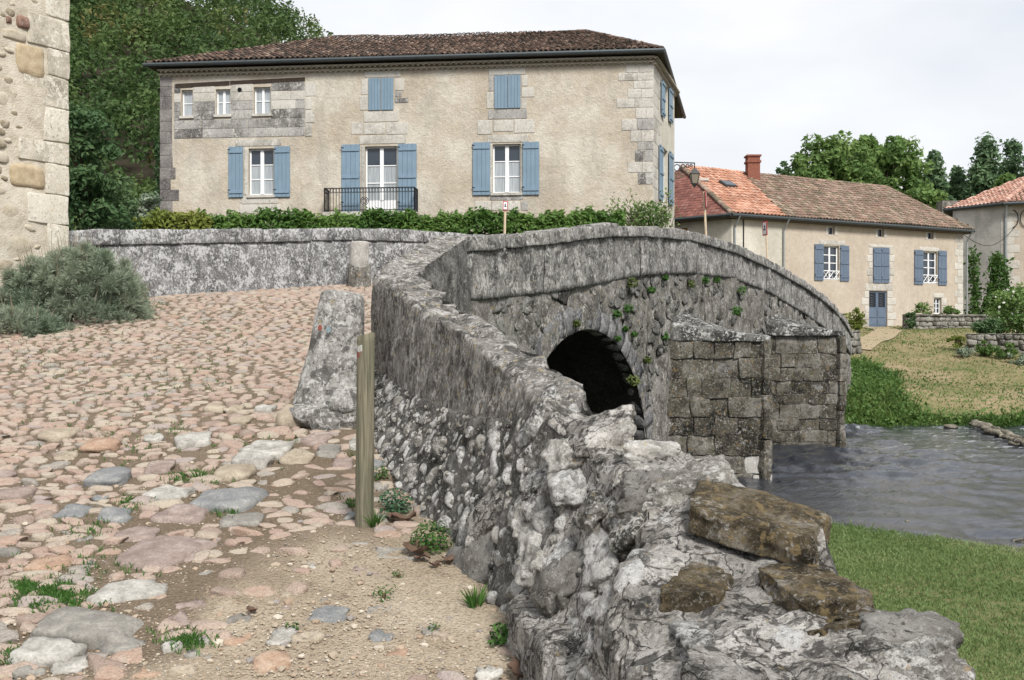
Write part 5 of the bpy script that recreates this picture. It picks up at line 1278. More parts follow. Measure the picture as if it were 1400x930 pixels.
# ------------------------------------------------------------------ houses across the river
ZE = 7.67
EL, ER = pxz(1000, 292, ZE)[:2], pxz(1331, 315, ZE)[:2]; R1, R2 = pxz(932, 229, 11.0), pxz(1211, 256, 11.0)
e2d = unit(ER - EL); n2d = np.array((e2d[1], -e2d[0]))
WL, WR = EL - n2d * .4 + e2d * .35, ER - n2d * .4 - e2d * .45
F2a = Face(WL, WR); uj = F2a.U(1073)
F2 = F2a
Fm = Face(np.array(F2a.P(uj, 0, 0))[:2], WR)
Fo = Face(WL, np.array(F2a.P(uj, 0, 0))[:2]); zb2 = EYE + 4 / F * 56
h2 = thing('riverside_house', [(WL[0] + WR[0]) / 2 + 3, 57, zb2], 'beige house with slate blue shutters and mossy tiled roof across the river', 'house')
ho = thing('corner_house', [WL[0], WL[1], zb2], 'pale house with orange roof and red brick chimney behind the bridge', 'house')
lw, mw, rw, dr, sw = Fm.rect(1125, 1147, 336, 383), Fm.rect(1193, 1215, 338.5, 386.5), Fm.rect(1261.5, 1281.5, 344, 388), Fm.rect(1188, 1213, 398, 447), Fm.rect(1277, 1287, 407.5, 429)
at = [Fm.rect(1132.5, 1141, 310, 321), Fm.rect(1200, 1208.5, 313, 324), Fm.rect(1268.5, 1276, 317.5, 327)]
wall_with_holes(Fm, 0, Fm.L, 0, ZE + .1, [lw, rw, dr, sw] + at, 'wall', 'smooth_render', h2, .2)
wall_with_holes(Fo, 0, Fo.L, 0, ZE + .1, [], 'wall', 'pale_render', ho)
e_end = unit(pxz(921, 299, ZE)[:2] - EL); Lend = 9.0; WLb = WL + e_end * Lend
Fe = Face(WLb, WL); bd = Fe.rect(926, 940, 312, 340)
wall_with_holes(Fe, 0, Fe.L, 0, ZE + .1, [bd], 'wall', 'pale_render', ho)
mb = MB(); mb.box(Fe, bd[0], bd[1], -.12, -.08, bd[2], bd[3]); mb.build('door', 'brown_door', ho)
side = WR + unit(R2[:2] - WR) * 0 + np.array((-n2d[0], -n2d[1])) * 9
mb = MB(); mb.add([(*WR, 0), (*side, 0), (*side, ZE), (*WR, ZE)], [(0, 1, 2, 3)]); mb.build('wall', 'grey_render', h2)
for h in (lw, rw):
    w_ = window(Fm, h, h2, 2, 4, None, bar=.07, stile=.06)
    zr = h[2] + (h[3] - h[2]) * .26; mb = MB()
    for z in (h[2] + .05, zr): mb.tube([Fm.P(h[0], .02, z), Fm.P(h[1], .02, z)], .03, 4)
    n = 3; du = (h[1] - h[0]) / n
    for i in range(n):
        a, b = h[0] + du * i, h[0] + du * (i + 1); mb.tube([Fm.P(a, .02, h[2] + .05), Fm.P(b, .02, zr)], .022, 4); mb.tube([Fm.P(b, .025, h[2] + .05), Fm.P(a, .025, zr)], .022, 4)
    mb.build('window_guard', 'white_paint', h2)
window(Fm, sw, h2, 2, 3, None, bar=.05, stile=.04)
for h in at: window(Fm, h, h2, 1, 1, None, bar=.03)
def lined_door(fr, h, parent, m):
    mb = MB(); u0, u1, z0, z1 = h; md = (u0 + u1) / 2; zs = z0 + (z1 - z0) * .52
    for a, b in ((u0, md - .01), (md + .01, u1)):
        mb.box(fr, a, b, -.13, -.09, z0, zs); mb.box(fr, a + .05, b - .05, -.09, -.065, z0 + .12, z0 + .45); mb.box(fr, a + .05, b - .05, -.09, -.065, z0 + .55, zs - .1)
        for c0, c1 in ((a, a + .09), (b - .09, b)): mb.box(fr, c0, c1, -.13, -.085, zs, z1)
        mb.box(fr, a + .09, b - .09, -.13, -.085, z1 - .1, z1); mb.box(fr, a + .09, b - .09, -.13, -.085, zs, zs + .06)
    d = mb.build('door', m, parent); gp_ = MB(); gp_.box(fr, u0 + .02, u1 - .02, -.16, -.14, zs, z1); gp_.build('pane', 'window_glass', d)
    gl = MB()
    for a, b in ((u0 + .09, md - .1), (md + .1, u1 - .09)):
        n = 6
        for i in range(n):
            za, zb = zs + .06 + (z1 - .1 - zs - .06) * i / n, zs + .06 + (z1 - .1 - zs - .06) * (i + 1) / n; gl.tube([fr.P(a, -.11, za), fr.P(b, -.11, zb)], .012, 4); gl.tube([fr.P(b, -.11, za), fr.P(a, -.11, zb)], .012, 4)
    gl.build('grille', 'iron', d)
lined_door(Fm, dr, h2, 'slate_paint')
for x0, x1, y0, y1 in ((1113, 1125, 334, 383.5), (1148, 1160, 336, 384.5), (1193.2, 1204, 339, 387), (1204.2, 1215, 339, 387), (1249.5, 1261.3, 342, 389), (1282, 1293.5, 343, 390)):
    shutter(Fm, *Fm.rect(x0, x1, y0, y1), 'slate_paint', h2, battens=(.12, .5, .88), boards=3)
for x0, x1, y0, y1 in ((1120, 1155, 328.5, 335), (1147, 1149, 336, 382), (1188, 1221, 334.5, 338.5), (1187.5, 1193, 339, 348), (1185.5, 1193, 348.5, 358), (1188, 1193, 358.5, 367), (1185.5, 1193, 367.5, 377), (1187.5, 1193, 377.5, 387), (1215.2, 1220, 339, 348), (1215.2, 1222.5, 348.5, 358), (1215.2, 1220, 358.5, 367), (1215.2, 1222.5, 367.5, 377), (1215.2, 1220, 377.5, 387),
                       (1183, 1220, 388, 397.5), (1182, 1188, 398, 407), (1178, 1188, 407.5, 417), (1182, 1188, 417.5, 427), (1178, 1188, 427.5, 437), (1182, 1188, 437.5, 447), (1213.2, 1220, 398, 407), (1213.2, 1225, 407.5, 417), (1213.2, 1220, 417.5, 427), (1213.2, 1225, 427.5, 437), (1213.2, 1221, 437.5, 447),
                       (1257, 1284, 338, 343.5), (1276, 1290, 401, 407), (1287.2, 1294, 407.5, 418), (1287.2, 1294, 418.5, 429), (1129, 1132.3, 309, 322), (1141.2, 1145.5, 309, 322), (1196.5, 1199.8, 312, 325), (1208.7, 1212, 312, 325), (1265, 1268.3, 316.5, 328), (1276.2, 1279, 316.5, 328)):
    block(Fm, x0, x1, y0, y1, 'light_ashlar', h2, .02, 4700 + x0 + int(y0))
z = zb2 - .3; k = 0
while z < ZE - .1: block_uz(Fm, Fm.L - (.5, .75)[k % 2], Fm.L + .01, z, z + .42, 'light_ashlar', h2, .018, 4800 + k, 'quoin'); z += .42; k += 1
# roofs
EEnd = EL + e_end * 10.0
ur = [np.array((*EL, ZE)), np.array((*ER, ZE)), R2, R1]
J0 = np.array((*(EL + e2d * np.linalg.norm(pxz(1076, 297, ZE)[:2] - EL)), ZE)); J1 = pxz(1012, 237, 11.0); J1 = R1 + (R2 - R1) * (np.linalg.norm(J1 - R1) / np.linalg.norm(R2 - R1))
roof_slope(ho, [ur[0], J0, J1, R1], 'orange_tile', .26, .40, 161)
roof_slope(h2, [J0, ur[1], R2, J1], 'mossy_tile', .24, .38, 162)
backr = side - n2d * .6 + e2d * .4
roof_slope(h2, [np.array((*ER, ZE)), np.array((*backr, ZE)), R2], 'mossy_tile', .24, .38, 163)
roof_slope(ho, [np.array((*EEnd, ZE)), np.array((*EL, ZE)), R1], 'flat_red_tile', .24, .22, 164, flat=True)
mb = MB(); mb.add([(*backr, ZE), (*EEnd, ZE), tuple(R1), tuple(R2)], [(0, 1, 2, 3)]); mb.build('rear_slope', 'mossy_tile', h2)
ridge_tiles(h2, J1, R2, 'mossy_tile', 1); ridge_tiles(ho, R1, J1, 'orange_tile', 2); ridge_tiles(ho, (*EL, ZE), R1, 'mossy_tile', 3, .17); ridge_tiles(h2, (*ER, ZE), R2, 'mossy_tile', 4)
for p, q, t_ in ((EL, J0[:2], ho), (J0[:2], ER, h2), (EEnd, EL, ho)):
    f_ = Face(p, q); mb = MB(); mb.box(f_, 0, f_.L, -.5, -.02, ZE - .22, ZE - .09); mb.build('eave_board', 'eave_wood', t_); gutter(t_, f_.P(0, .05, ZE - .06), f_.P(f_.L, .05, ZE - .06), rad=.09)
c0 = R1 + (R2 - R1) * .36; cxp = pxz(1029, 252, 10.3); mb = MB(); cw = .36
mb.abox(cxp[0] - cw, cxp[0] + cw, cxp[1] - cw, cxp[1] + cw, 9.3, 12.0); mb.abox(cxp[0] - cw - .06, cxp[0] + cw + .06, cxp[1] - cw - .06, cxp[1] + cw + .06, 11.55, 11.68); mb.abox(cxp[0] - cw - .07, cxp[0] + cw + .07, cxp[1] - cw - .07, cxp[1] + cw + .07, 11.92, 12.02)
ch = mb.build('chimney', 'brick_red', ho)
# skylight, rendered stack on the red slope
nR = unit(np.cross(ur[1] - ur[0], R1 - ur[0])); nR = nR if nR[2] > 0 else -nR
sk = ur[0] + (R1 - ur[0]) * .62 + (ur[1] - ur[0]) * .105; es = unit(ur[1] - ur[0]); us_ = np.cross(nR, es); us_ = us_ if us_[2] > 0 else -us_
mb = MB(); mb.hexa([tuple(sk + es * a * .42 + us_ * b * .36 + nR * c) for c in (.05, .20) for a, b in ((-1, -1), (1, -1), (1, 1), (-1, 1))]); skl = mb.build('skylight', 'gutter_zinc', ho)
mb = MB(); mb.hexa([tuple(sk + es * a * .34 + us_ * b * .29 + nR * c) for c in (.19, .215) for a, b in ((-1, -1), (1, -1), (1, 1), (-1, 1))]); mb.build('pane', 'window_glass', skl)
sp = pxz(957, 285, 8.45); mb = MB(); sw_ = .36
mb.abox(sp[0] - sw_, sp[0] + sw_, sp[1] - .3, sp[1] + .3, 7.9, EYE + (HOR - 246) / F * sp[1]); mb.abox(sp[0] - sw_ - .08, sp[0] + sw_ + .08, sp[1] - .38, sp[1] + .38, EYE + (HOR - 248) / F * sp[1], EYE + (HOR - 245) / F * sp[1]); mb.build('rendered_stack', 'grey_render', ho)
for x, f_, t_ in ((1003, Fo, ho), (1070, Fo, ho), (1320, Fm, h2)):
    u = f_.U(x); downpipe(t_, [f_.P(u, .5, ZE - .1), f_.P(u, .1, ZE - .7), f_.P(u, .1, 1.2)])
u = Fo.U(1016); mb = MB(); mb.tube([Fo.P(u, .04, ZE - .2), Fo.P(u, .04, 2)], .03, 5); mb.build('cable', 'iron', ho)
# third house, far right
C3 = px(1369, 279, 70)[:2]; Z3 = EYE + 171 / F * 70; L3 = pxz(1290, 286.5, Z3)[:2]; X3 = C3 + unit((.93, -.37)) * 16
F3a, F3b = Face(L3 + unit(C3 - L3) * .7, C3), Face(C3, X3)
h3 = thing('orange_roofed_house', (C3[0] + 2, C3[1] + 4, 2), 'tall cream house with salmon tiled hip roof at the right edge', 'house')
wall_with_holes(F3a, 0, F3a.L, 0, Z3, [], 'wall', 'grey_render', h3); wall_with_holes(F3b, 0, F3b.L, 0, Z3, [], 'wall', 'smooth_render', h3)
z = 2; k = 0
while z < Z3 - .2: block_uz(F3b, -.01, (.8, 1.15)[k % 2], z, z + .55, 'light_ashlar', h3, .02, 4900 + k, 'quoin'); z += .55; k += 1
a3, b3, c3 = L3, C3 + unit(np.array((-.3, -1))) * .6, X3 + np.array((.3, -.9)); T3 = np.array((*(C3 + np.array((6.2, 6.0))), Z3 + 3.4)); d3 = L3 + np.array((7, 12))
roof_slope(h3, [(*a3, Z3), (*b3, Z3), T3], 'salmon_tile', .3, .45, 171); roof_slope(h3, [(*b3, Z3), (*c3, Z3), T3 + np.array((7, -2.8, 0)), T3], 'salmon_tile', .3, .45, 172)
mb = MB(); mb.add([(*d3, Z3), (*a3, Z3), tuple(T3)], [(0, 1, 2)]); mb.build('rear_slope', 'salmon_tile', h3)
ridge_tiles(h3, (*b3, Z3), T3, 'salmon_tile', 5, .22); gutter(h3, (*a3, Z3 - .05), (*b3, Z3 - .05), rad=.12); gutter(h3, (*b3, Z3 - .05), (*c3, Z3 - .05), rad=.12)
u = F3b.U(1375); downpipe(h3, [F3b.P(u, .5, Z3 - .1), F3b.P(u, .12, Z3 - 1.0), F3b.P(u, .12, 2)], rad=.09)
tc3 = pxz(1294, 279, Z3 + .55); mb = MB(); mb.abox(tc3[0] - .5, tc3[0] + .9, tc3[1] - .4, tc3[1] + .6, Z3 - .4, Z3 + .75); mb.build('chimney', 'bank_wall_stone', h3)
u, z = F3b.hit(1393.5, 299); mb = MB()
for s_ in (-1, 1): mb.tube([F3b.P(u + s_ * (.42 - .36 * math.sin(a)), .06, z + .6 * math.cos(a)) for a in np.linspace(0, math.pi, 9)], .028, 5)
mb.build('wall_anchor', 'iron', h3)
mb = MB(); pa, pb = np.array(F3b.P(F3b.U(1391), .15, F3b.hit(1391, 306)[1])), np.array((*WR, Fm.hit(1326, 321)[1]))
mb.tube([pa + (pb - pa) * t - np.array((0, 0, 1.1 * math.sin(t * math.pi))) for t in np.linspace(0, 1, 14)], .02, 5); mb.build('overhead_cable', 'iron', label='black cable slung between the two houses on the right', cat='cable')

# ------------------------------------------------------------------ vegetation behind the wall
def leaf_obj(name, parts, m, parent, **k):
    V, Fc, T = cat_mesh(parts); return obj(name, mesh_np(name, V, Fc, T), m, parent, **k)
def hedge(x0, x1, Y0, Y1, ytop, zb, n, size, m, label, seed, thick=.55):
    r = np.random.default_rng(seed); t = thing('hedge', ((x0 + x1 - 1400) / 2 / F * (Y0 + Y1) / 2, (Y0 + Y1) / 2, zb), label, 'hedge')
    s = r.random(n); xx = x0 + (x1 - x0) * s; Yc = Y0 + (Y1 - Y0) * s
    zt = EYE + (HOR - (ytop + 3.5 * np.sin(xx * .045) + 3 * np.sin(xx * .13 + 1) + 2 * np.sin(xx * .31))) / F * Yc
    a = r.uniform(0, math.pi, n); q = .55 + .45 * r.random(n) ** .5
    Y = Yc + np.cos(a) * thick * q; Z = zb + (zt - zb) * (.5 + .5 * np.sin(a) * q) - .1 * r.random(n); Z = np.where(r.random(n) < .35, zb + (zt - zb) * r.random(n) ** .6, Z)
    X = (xx - 700) / F * Yc
    P = np.stack([X, Y, Z], 1); tn = np.clip(.5 + .6 * snoise(P, seed, 2.2, 2), 0, 1)
    leaf_obj('foliage', [leaves(P, size, seed, np.stack([0 * a, np.cos(a), np.sin(a)], 1), .5, .42, tn, .45, .25)], m, t)
    mb = MB()
    for k in range(max(3, int((x1 - x0) / 25))):
        xs_ = x0 + (x1 - x0) * (k + .5) / max(3, int((x1 - x0) / 25)); q = px(xs_, 300, (Y0 + Y1) / 2); mb.tube([(q[0], q[1], zb - .05), (q[0] + r.uniform(-.2, .2), q[1], zb + .8)], .035, 5)
    mb.build('stems', 'stem', t)
hedge(275, 852, 31.6, 30.2, 290, 3.9, 17000, .17, 'hedge_leaf', 'long bright green clipped hedge under the windows of the big house', 201)
hedge(183, 290, 30.6, 31.0, 293, 3.9, 2600, .19, 'yellow_leaf', 'yellowish leafed end of the hedge below the dark house corner', 203)
def tree(name, base, crown_c, crown_r, n_cl, n_leaf, size, m, label, cat, seed, group=None, clump=.28, shape='round', trunk_r=.2, squash=.85):
    base = np.array(base, float); crown_c = np.array(crown_c, float); crown_r = np.array(crown_r, float)
    t = thing(name, base, label, cat, group); r = np.random.default_rng(seed); mb = MB()
    top = crown_c + np.array((0, 0, crown_r[2] * .55)); mb.tube([base - np.array((0, 0, .4)), base * .5 + crown_c * .5 + r.normal(0, .1, 3) * trunk_r * 4, crown_c, top], [trunk_r, trunk_r * .75, trunk_r * .45, trunk_r * .12], 8)
    P, D = ball_points(n_cl, seed + 1, .25)
    if shape == 'cone': z = P[:, 2]; P[:, :2] *= (np.clip(1.0 - .85 * ((z + 1) / 2) ** 1.25, .07, 1) * (.8 + .35 * r.random(n_cl)))[:, None]
    else: P *= (1 + .16 * snoise(D, seed, 2.6, 2))[:, None]
    C = crown_c + P * crown_r
    for k in range(0, n_cl, max(1, n_cl // 14)):
        a = base + (crown_c - base) * r.uniform(.55, 1.0); mb.tube([a, (a + C[k]) / 2 + np.array((0, 0, .08 * crown_r[2])), C[k]], [trunk_r * .35, trunk_r * .22, trunk_r * .06], 5)
    mb.build('trunk', 'bark', t, smooth=True)
    rad = np.mean(crown_r[:2]) * clump * r.uniform(.7, 1.25, n_cl)
    leaf_obj('crown', [clump_cloud(C, rad, n_leaf, size, seed + 5, squash, .3)], m, t); return t
b = px(118, 330, 25); tree('leafy_shrub', (b[0], 25, 3.9), px(112, 240, 25), (.95, .9, 1.75), 70, 80, .15, 'shrub_leaf', 'tall glossy leafed shrub between the stone building and the hill', 'shrub', 211, clump=.36, trunk_r=.07)
tree('leafy_shrub', (px(150, 300, 26)[0], 26.5, 3.9), px(148, 292, 26.5), (.85, .7, .75), 34, 70, .12, 'shrub_leaf', 'low dark shrub right of the tall glossy one above the parapet wall', 'shrub', 213, clump=.36, trunk_r=.05)
tree('leafy_shrub', (px(192, 300, 33)[0], 33, 3.9), px(192, 285, 33), (.6, .6, .65), 24, 50, .14, 'lavender', 'small grey leafed shrub beside the dark corner of the big house', 'shrub', 215, clump=.36, trunk_r=.04)
r = np.random.default_rng(221)   # ivy up the left corner
n = 1500; z = 3.9 + (9.0 - 3.9) * r.random(n) ** 1.3; P = np.stack([HA[0] - .12 + r.normal(0, .16, n) * (1 - (z - 3.9) / 8), HA[1] + .1 + r.uniform(-.1, .7, n), z], 1)
ivy = thing('ivy', (HA[0] - .1, HA[1] + .2, 3.9), 'ivy climbing the shaded left end of the big house', 'climber'); leaf_obj('foliage', [leaves(P, .16, 222, None, .3)], 'shrub_leaf', ivy)
mb = MB(); mb.tube([(HA[0] - .08, HA[1] + .25, 3.9), (HA[0] - .1, HA[1] + .2, 8)], [.05, .02], 5); mb.build('stem', 'stem', ivy)
# rambling rose at the right corner
rb = thing('climbing_rose', (px(885, 300, 34)[0], 34, 3.0), 'rambling rose bush against the right corner of the big house', 'shrub'); mb = MB(); Pp = []
for k in range(34):
    a = np.array((px(r.uniform(862, 910), 320, 34)[0], 34 + r.uniform(-.4, .4), 3.0)); q = px(r.uniform(822, 922), 0, 34); b_ = np.array((q[0], 34 + r.uniform(-.6, .6), EYE + (HOR - r.uniform(252, 305) + (12 if q[0] < 3.6 else 0) * 1) / F * 34)); mid = (a + b_) / 2 + np.array((0, 0, .5))
    if b_[0] < 3.9: b_[2] = min(b_[2], EYE + (HOR - r.uniform(268, 300)) / F * 34)
    mb.tube([a, mid, b_], [.02, .014, .006], 4)
    for s_ in np.linspace(.35, 1, 44): Pp.append(a * (1 - s_) ** 2 + mid * 2 * s_ * (1 - s_) + b_ * s_ ** 2 + r.normal(0, .11, 3))
mb.build('stems', 'stem', rb); Pp = np.array(Pp); P, D = ball_points(1300, 223, .2); Q = np.array((px(888, 0, 34)[0], 34, EYE + (HOR - 296) / F * 34)) + P * np.array((.75, .5, .55))
leaf_obj('foliage', [leaves(np.concatenate([Pp, Q]), .105, 224, None, .4, tvar=.9)], 'tree_leaf', rb)
# wooded hill
r = np.random.default_rng(231); C = []; grid_ = {}; tries = 0
while len(C) < 1180 and tries < 60000:
    tries += 1; Y = 50 + 80 * r.random() ** .9; X = r.uniform(-.60 * Y, -.15 * Y); kx, ky = int(X // 3.4), int(Y // 3.4)
    if any(math.hypot(X - a, Y - b_) < 2.5 for q in (-1, 0, 1) for w_ in (-1, 0, 1) for a, b_ in grid_.get((kx + q, ky + w_), ())): continue
    grid_.setdefault((kx, ky), []).append((X, Y))
    z = float(zhill(np.array(X), np.array(Y))) + (5.0 if Y > 55.3 else 0); C.append((X, Y, z + r.uniform(-.6, 2.4) - (1.5 if Y > 55.3 else 0)))
C = np.array(C); rad = r.uniform(1.9, 3.3, len(C)); hx, hy = to_px(C + np.stack([rad * 0, rad * 0, rad], 1)); sil = 392 + np.clip(hy, -400, 200) * 1.5; okh = hx + rad / C[:, 1] * F * .3 < sil; C, rad = C[okh], rad[okh]
tn = np.clip(r.normal(.42, .2, len(C)), 0, .92); tn[r.random(len(C)) < .025] = 1.0
sub, sr, stn = [], [], []
for c, q, t_ in zip(C, rad, tn):
    k = 15; P, D = ball_points(k, int(abs(c[0] * 100)), .82); P[:, 2] = np.where(P[:, 2] < -.25, -P[:, 2], P[:, 2]); sub.append(c + P * q * np.array((1, 1, .9))); sr.append(q * r.uniform(.26, .42, k)); stn.append(np.clip(t_ + r.normal(0, .10, k), 0, 1))
V, Fc, T = clump_cloud(np.concatenate(sub), np.concatenate(sr), 26, .40, 232, .8, .5, .5, .18, np.concatenate(stn))
obj('hillside_wood', mesh_np('hillside_wood', V, Fc, T), 'wood_leaf', label='dense dark green wood covering the hillside behind the house', cat='wood', kind='stuff')
# trees behind the far houses
def bgtree(x, ytop, ybot, wpx, Y, m, label, seed, shape='round', n_cl=110, n_leaf=60, size=.55, clump=.25, nm='broadleaf_tree'):
    zb = float(zbank(np.array(30.), np.array(Y))); zt = EYE + (HOR - ytop) / F * Y; zc0 = EYE + (HOR - ybot) / F * Y; X = (x - 700) / F * Y; hr = (zt - zc0) / 2
    tree(nm, (X, Y, zb), (X, Y, zc0 + hr), (wpx / 2 / F * Y, wpx / 2 / F * Y * .8, hr), n_cl, n_leaf, size, m, label, 'tree', seed, 'trees behind the far houses', clump, shape, .35)
bgtree(1138, 180, 330, 125, 92, 'tree_leaf', 'full rounded broadleaf tree left of the pair above the ridge', 241, n_cl=150, n_leaf=70)
bgtree(1212, 184, 330, 108, 96, 'tree_leaf', 'rounded broadleaf tree right of the pair above the ridge', 243, n_cl=140, n_leaf=70)
bgtree(1068, 214, 310, 34, 100, 'poplar_leaf', 'slim dark treetop just left of the rounded trees', 245, n_cl=40, n_leaf=40)
bgtree(1277, 206, 360, 60, 104, 'poplar_leaf', 'narrow dark poplar nearest the rounded trees', 247, 'cone', 110, 50, .5, .34, 'poplar_tree')
bgtree(1310, 222, 360, 60, 108, 'poplar_leaf', 'shorter poplar between the two taller ones', 248, 'cone', 90, 50, .5, .34, 'poplar_tree')
bgtree(1347, 180, 360, 84, 104, 'poplar_leaf', 'tallest poplar above the orange roof', 249, 'cone', 150, 50, .5, .32, 'poplar_tree')
bgtree(1384, 194, 360, 70, 106, 'poplar_leaf', 'poplar right of the tallest one', 251, 'cone', 120, 50, .5, .34, 'poplar_tree')
bgtree(1420, 176, 360, 80, 102, 'poplar_leaf', 'poplar cut off by the right edge of the picture', 252, 'cone', 120, 50, .5, .34, 'poplar_tree')
bgtree(1402, 232, 330, 90, 88, 'tree_leaf', 'light green bushy tree just behind the orange roof', 253, n_cl=70, n_leaf=60)
bgtree(1262, 262, 340, 90, 90, 'tree_leaf', 'low green tree filling the gap behind the mossy roof end', 254, n_cl=70, n_leaf=60)

# ------------------------------------------------------------------ far bank
r = np.random.default_rng(261)
n = 36000; X = r.uniform(8, 34, n); Y = 32.0 + 25 * r.random(n) ** 1.7; qx, qy = to_px(np.stack([X, Y, zbank(X, Y)], 1))
g1 = np.interp(qx, [1150, 1195, 1235, 1290, 1330, 1400], [455, 478, 515, 540, 552, 550]); pr = np.clip((qy - g1 + 22 * snoise(np.stack([X, Y, X * 0], 1), 262, .8, 2)) / 22, .34, 1)
k = (r.random(n) < pr) & (qx < 1480) & (qx > 1100); X, Y, qy, pr = X[k], Y[k], qy[k], pr[k]; Pb = np.stack([X, Y, zbank(X, Y)], 1); n = len(X)
hh = np.where(pr > .8, .36, .07); tn = np.clip(.5 + .5 * snoise(Pb, 263, 1.1, 2) + r.normal(0, .15, n), 0, 1)
V, Fc, T = blades(np.repeat(Pb, 2, 0) + r.normal(0, .1, (2 * n, 3)) * np.array((1, 1, 0)), np.repeat(hh, 2), .045, 264, .9, np.repeat(tn, 2))
obj('bank_grass', mesh_np('bank_grass', V, Fc, T), 'bank_weed', label='rough green grass and weeds along the far bank', cat='grass', kind='stuff')
Pw = Pb[(pr > .8) & (r.random(n) < .75)]; Pw = np.repeat(Pw, 2, 0) + r.normal(0, .12, (len(Pw) * 2, 3)); Pw[:, 2] = np.maximum(Pw[:, 2], zbank(Pw[:, 0], Pw[:, 1])) + r.random(len(Pw)) * .28
obj('bank_weeds', mesh_np('bank_weeds', *leaves(Pw, .16, 265, None, .6, .6, np.clip(.5 + .6 * snoise(Pw, 266, 1.3, 2), 0, 1), .4)), 'bank_weed', label='broad leafed weeds crowding the far water edge', cat='weeds', kind='stuff')
n = 9000; X = r.uniform(11, 32, n); Y = r.uniform(36, 55, n); Pd = np.stack([X, Y, zbank(X, Y)], 1)
obj('dry_grass', mesh_np('dry_grass', *blades(Pd, .06, .03, 267, .9)), 'dry_grass', label='short dried grass on the sloping far bank', cat='grass', kind='stuff')
def strip(name, pts, wd, m, zf, lift=.03):
    V = []
    for i, p in enumerate(pts):
        p = np.array(p, float); d = unit(np.array(pts[min(i + 1, len(pts) - 1)], float) - np.array(pts[max(i - 1, 0)], float)); nn = np.array((-d[1], d[0]))
        V.append([(*(p + nn * s), float(zf(*(p + nn * s))) + lift) for s in np.linspace(-wd / 2, wd / 2, 5)])
    return obj(name, mesh_np(name, np.array(V).reshape(-1, 3), grid_faces(len(pts), 5), smooth=True), m, kind='structure')
pp = [px(x, y, Y)[:2] for x, y, Y in ((1170, 470, 44.5), (1195, 465, 47.5), (1215, 456, 51), (1200, 452, 54), (1201, 449, 56.5))]
strip('path', [pp[0] + (pp[-1] - pp[0]) * 0 + np.array([np.interp(s, range(5), [p[c] for p in pp]) for c in (0, 1)]) - pp[0] for s in np.linspace(0, 4, 17)], 1.3, 'sandy_path', zbank, .05)
def rubble_wall(name, x0, x1, Y0, Y1, ytop, h, label, seed, thick=.45, coping=True, size=(.28, .5)):
    a, b = px(x0, 0, Y0)[:2], px(x1, 0, Y1)[:2]; fr = Face(a, b); r = np.random.default_rng(seed); zt = EYE + (HOR - ytop) / F * (Y0 + Y1) / 2; zb = zt - h
    t = thing(name, (*((a + b) / 2), zb), label, 'wall'); mb = MB(); mb.box(fr, .03, fr.L - .03, -thick + .03, -.05, zb, zt - .03); mb.build('core', 'rubble_mortar', t)
    z = zb; k = 0
    while z < zt - (.14 if coping else .02):
        z1 = min(z + r.uniform(.20, .32), zt - (.12 if coping else 0)); u = 0
        while u < fr.L - .05:
            u1 = min(u + r.uniform(*size), fr.L)
            if fr.L - u1 < .15: u1 = fr.L
            hexa_obj('stone', face_cell(fr, u + .01, u1 - .01, z + .008, z1 - .008, -thick * .6, r.uniform(-.02, .04)), 'bank_wall_stone', t, n=3, k=12, amp=.035, seed=seed + k); k += 1; u = u1
        z = z1
    if coping:
        u = 0
        while u < fr.L - .05:
            u1 = min(u + r.uniform(.6, 1.0), fr.L); u1 = fr.L if fr.L - u1 < .3 else u1
            hexa_obj('coping_stone', face_cell(fr, u + .006, u1 - .006, zt - .13, zt + r.uniform(-.01, .02), -thick - .05, .07), 'bank_wall_stone', t, n=2, k=10, amp=.015, seed=seed + 500 + k); k += 1; u = u1
    return t
rubble_wall('garden_wall', 1239, 1372, 53.5, 54.5, 430, .85, 'low garden wall with flat coping in front of the blue shuttered house', 5000)
rubble_wall('retaining_wall', 1321, 1440, 44, 42.5, 456, 1.35, 'rough grey retaining wall beneath the white flowering shrub', 5300, coping=False)
rubble_wall('stone_pier', 1160, 1178, 38.5, 39, 452, .9, 'short stone stub at the far end of the bridge parapet', 5600, coping=False, size=(.25, .4))
def shrub(x, y, Y, rx, rz, m, label, seed, n_cl=30, n_leaf=60, size=.12, nm='shrub', base=None, flowers=None, clump=.4):
    c = px(x, y, Y); zb = (c[2] - rz * 1.05) if base is None else base
    t = tree(nm, (c[0], Y, zb), c, (rx, rx * .8, rz), n_cl, n_leaf, size, m, label, 'shrub', seed, None, clump, 'round', .04)
    if flowers:
        P, D = ball_points(flowers, seed + 9, .92); P = P[P[:, 1] < .3]; leaf_obj('flowers', [leaves(c + P * np.array((rx, rx * .8, rz)) * 1.05, .13, seed + 11, D[: len(P)], .3, .9)], 'white_flower', t)
    return t
shrub(1390, 432, 45.5, 1.35, 1.25, 'tree_leaf', 'large shrub dotted with white flowers above the retaining wall', 271, 60, 80, .16, flowers=90)
shrub(1350, 448, 45, .7, .45, 'shrub_leaf', 'dark low bush at the left end of the retaining wall top', 273, 26, 60, .13)
shrub(1171, 437, 40.5, .42, .42, 'yellow_leaf', 'yellow green potted bush at the end of the bridge parapet', 275, 22, 50, .11)
shrub(1262, 424, 55, .55, .4, 'tree_leaf', 'straggly rose under the small ground floor window', 277, 16, 24, .14)
shrub(1297, 426, 55, .5, .25, 'bank_weed', 'small bright plant right of the small ground floor window', 279, 14, 40, .12)
shrub(1246, 440, 53, .35, .55, 'shrub_leaf', 'ivy clump on the left end of the garden wall', 281, 18, 50, .12)
shrub(1309, 470, 43.8, .35, .3, 'yellow_leaf', 'yellowish tuft left of the retaining wall', 283, 14, 50, .1)
shrub(1316, 482, 42.6, .42, .16, 'lavender', 'grey leafed mound at the foot of the retaining wall', 285, 14, 50, .08)
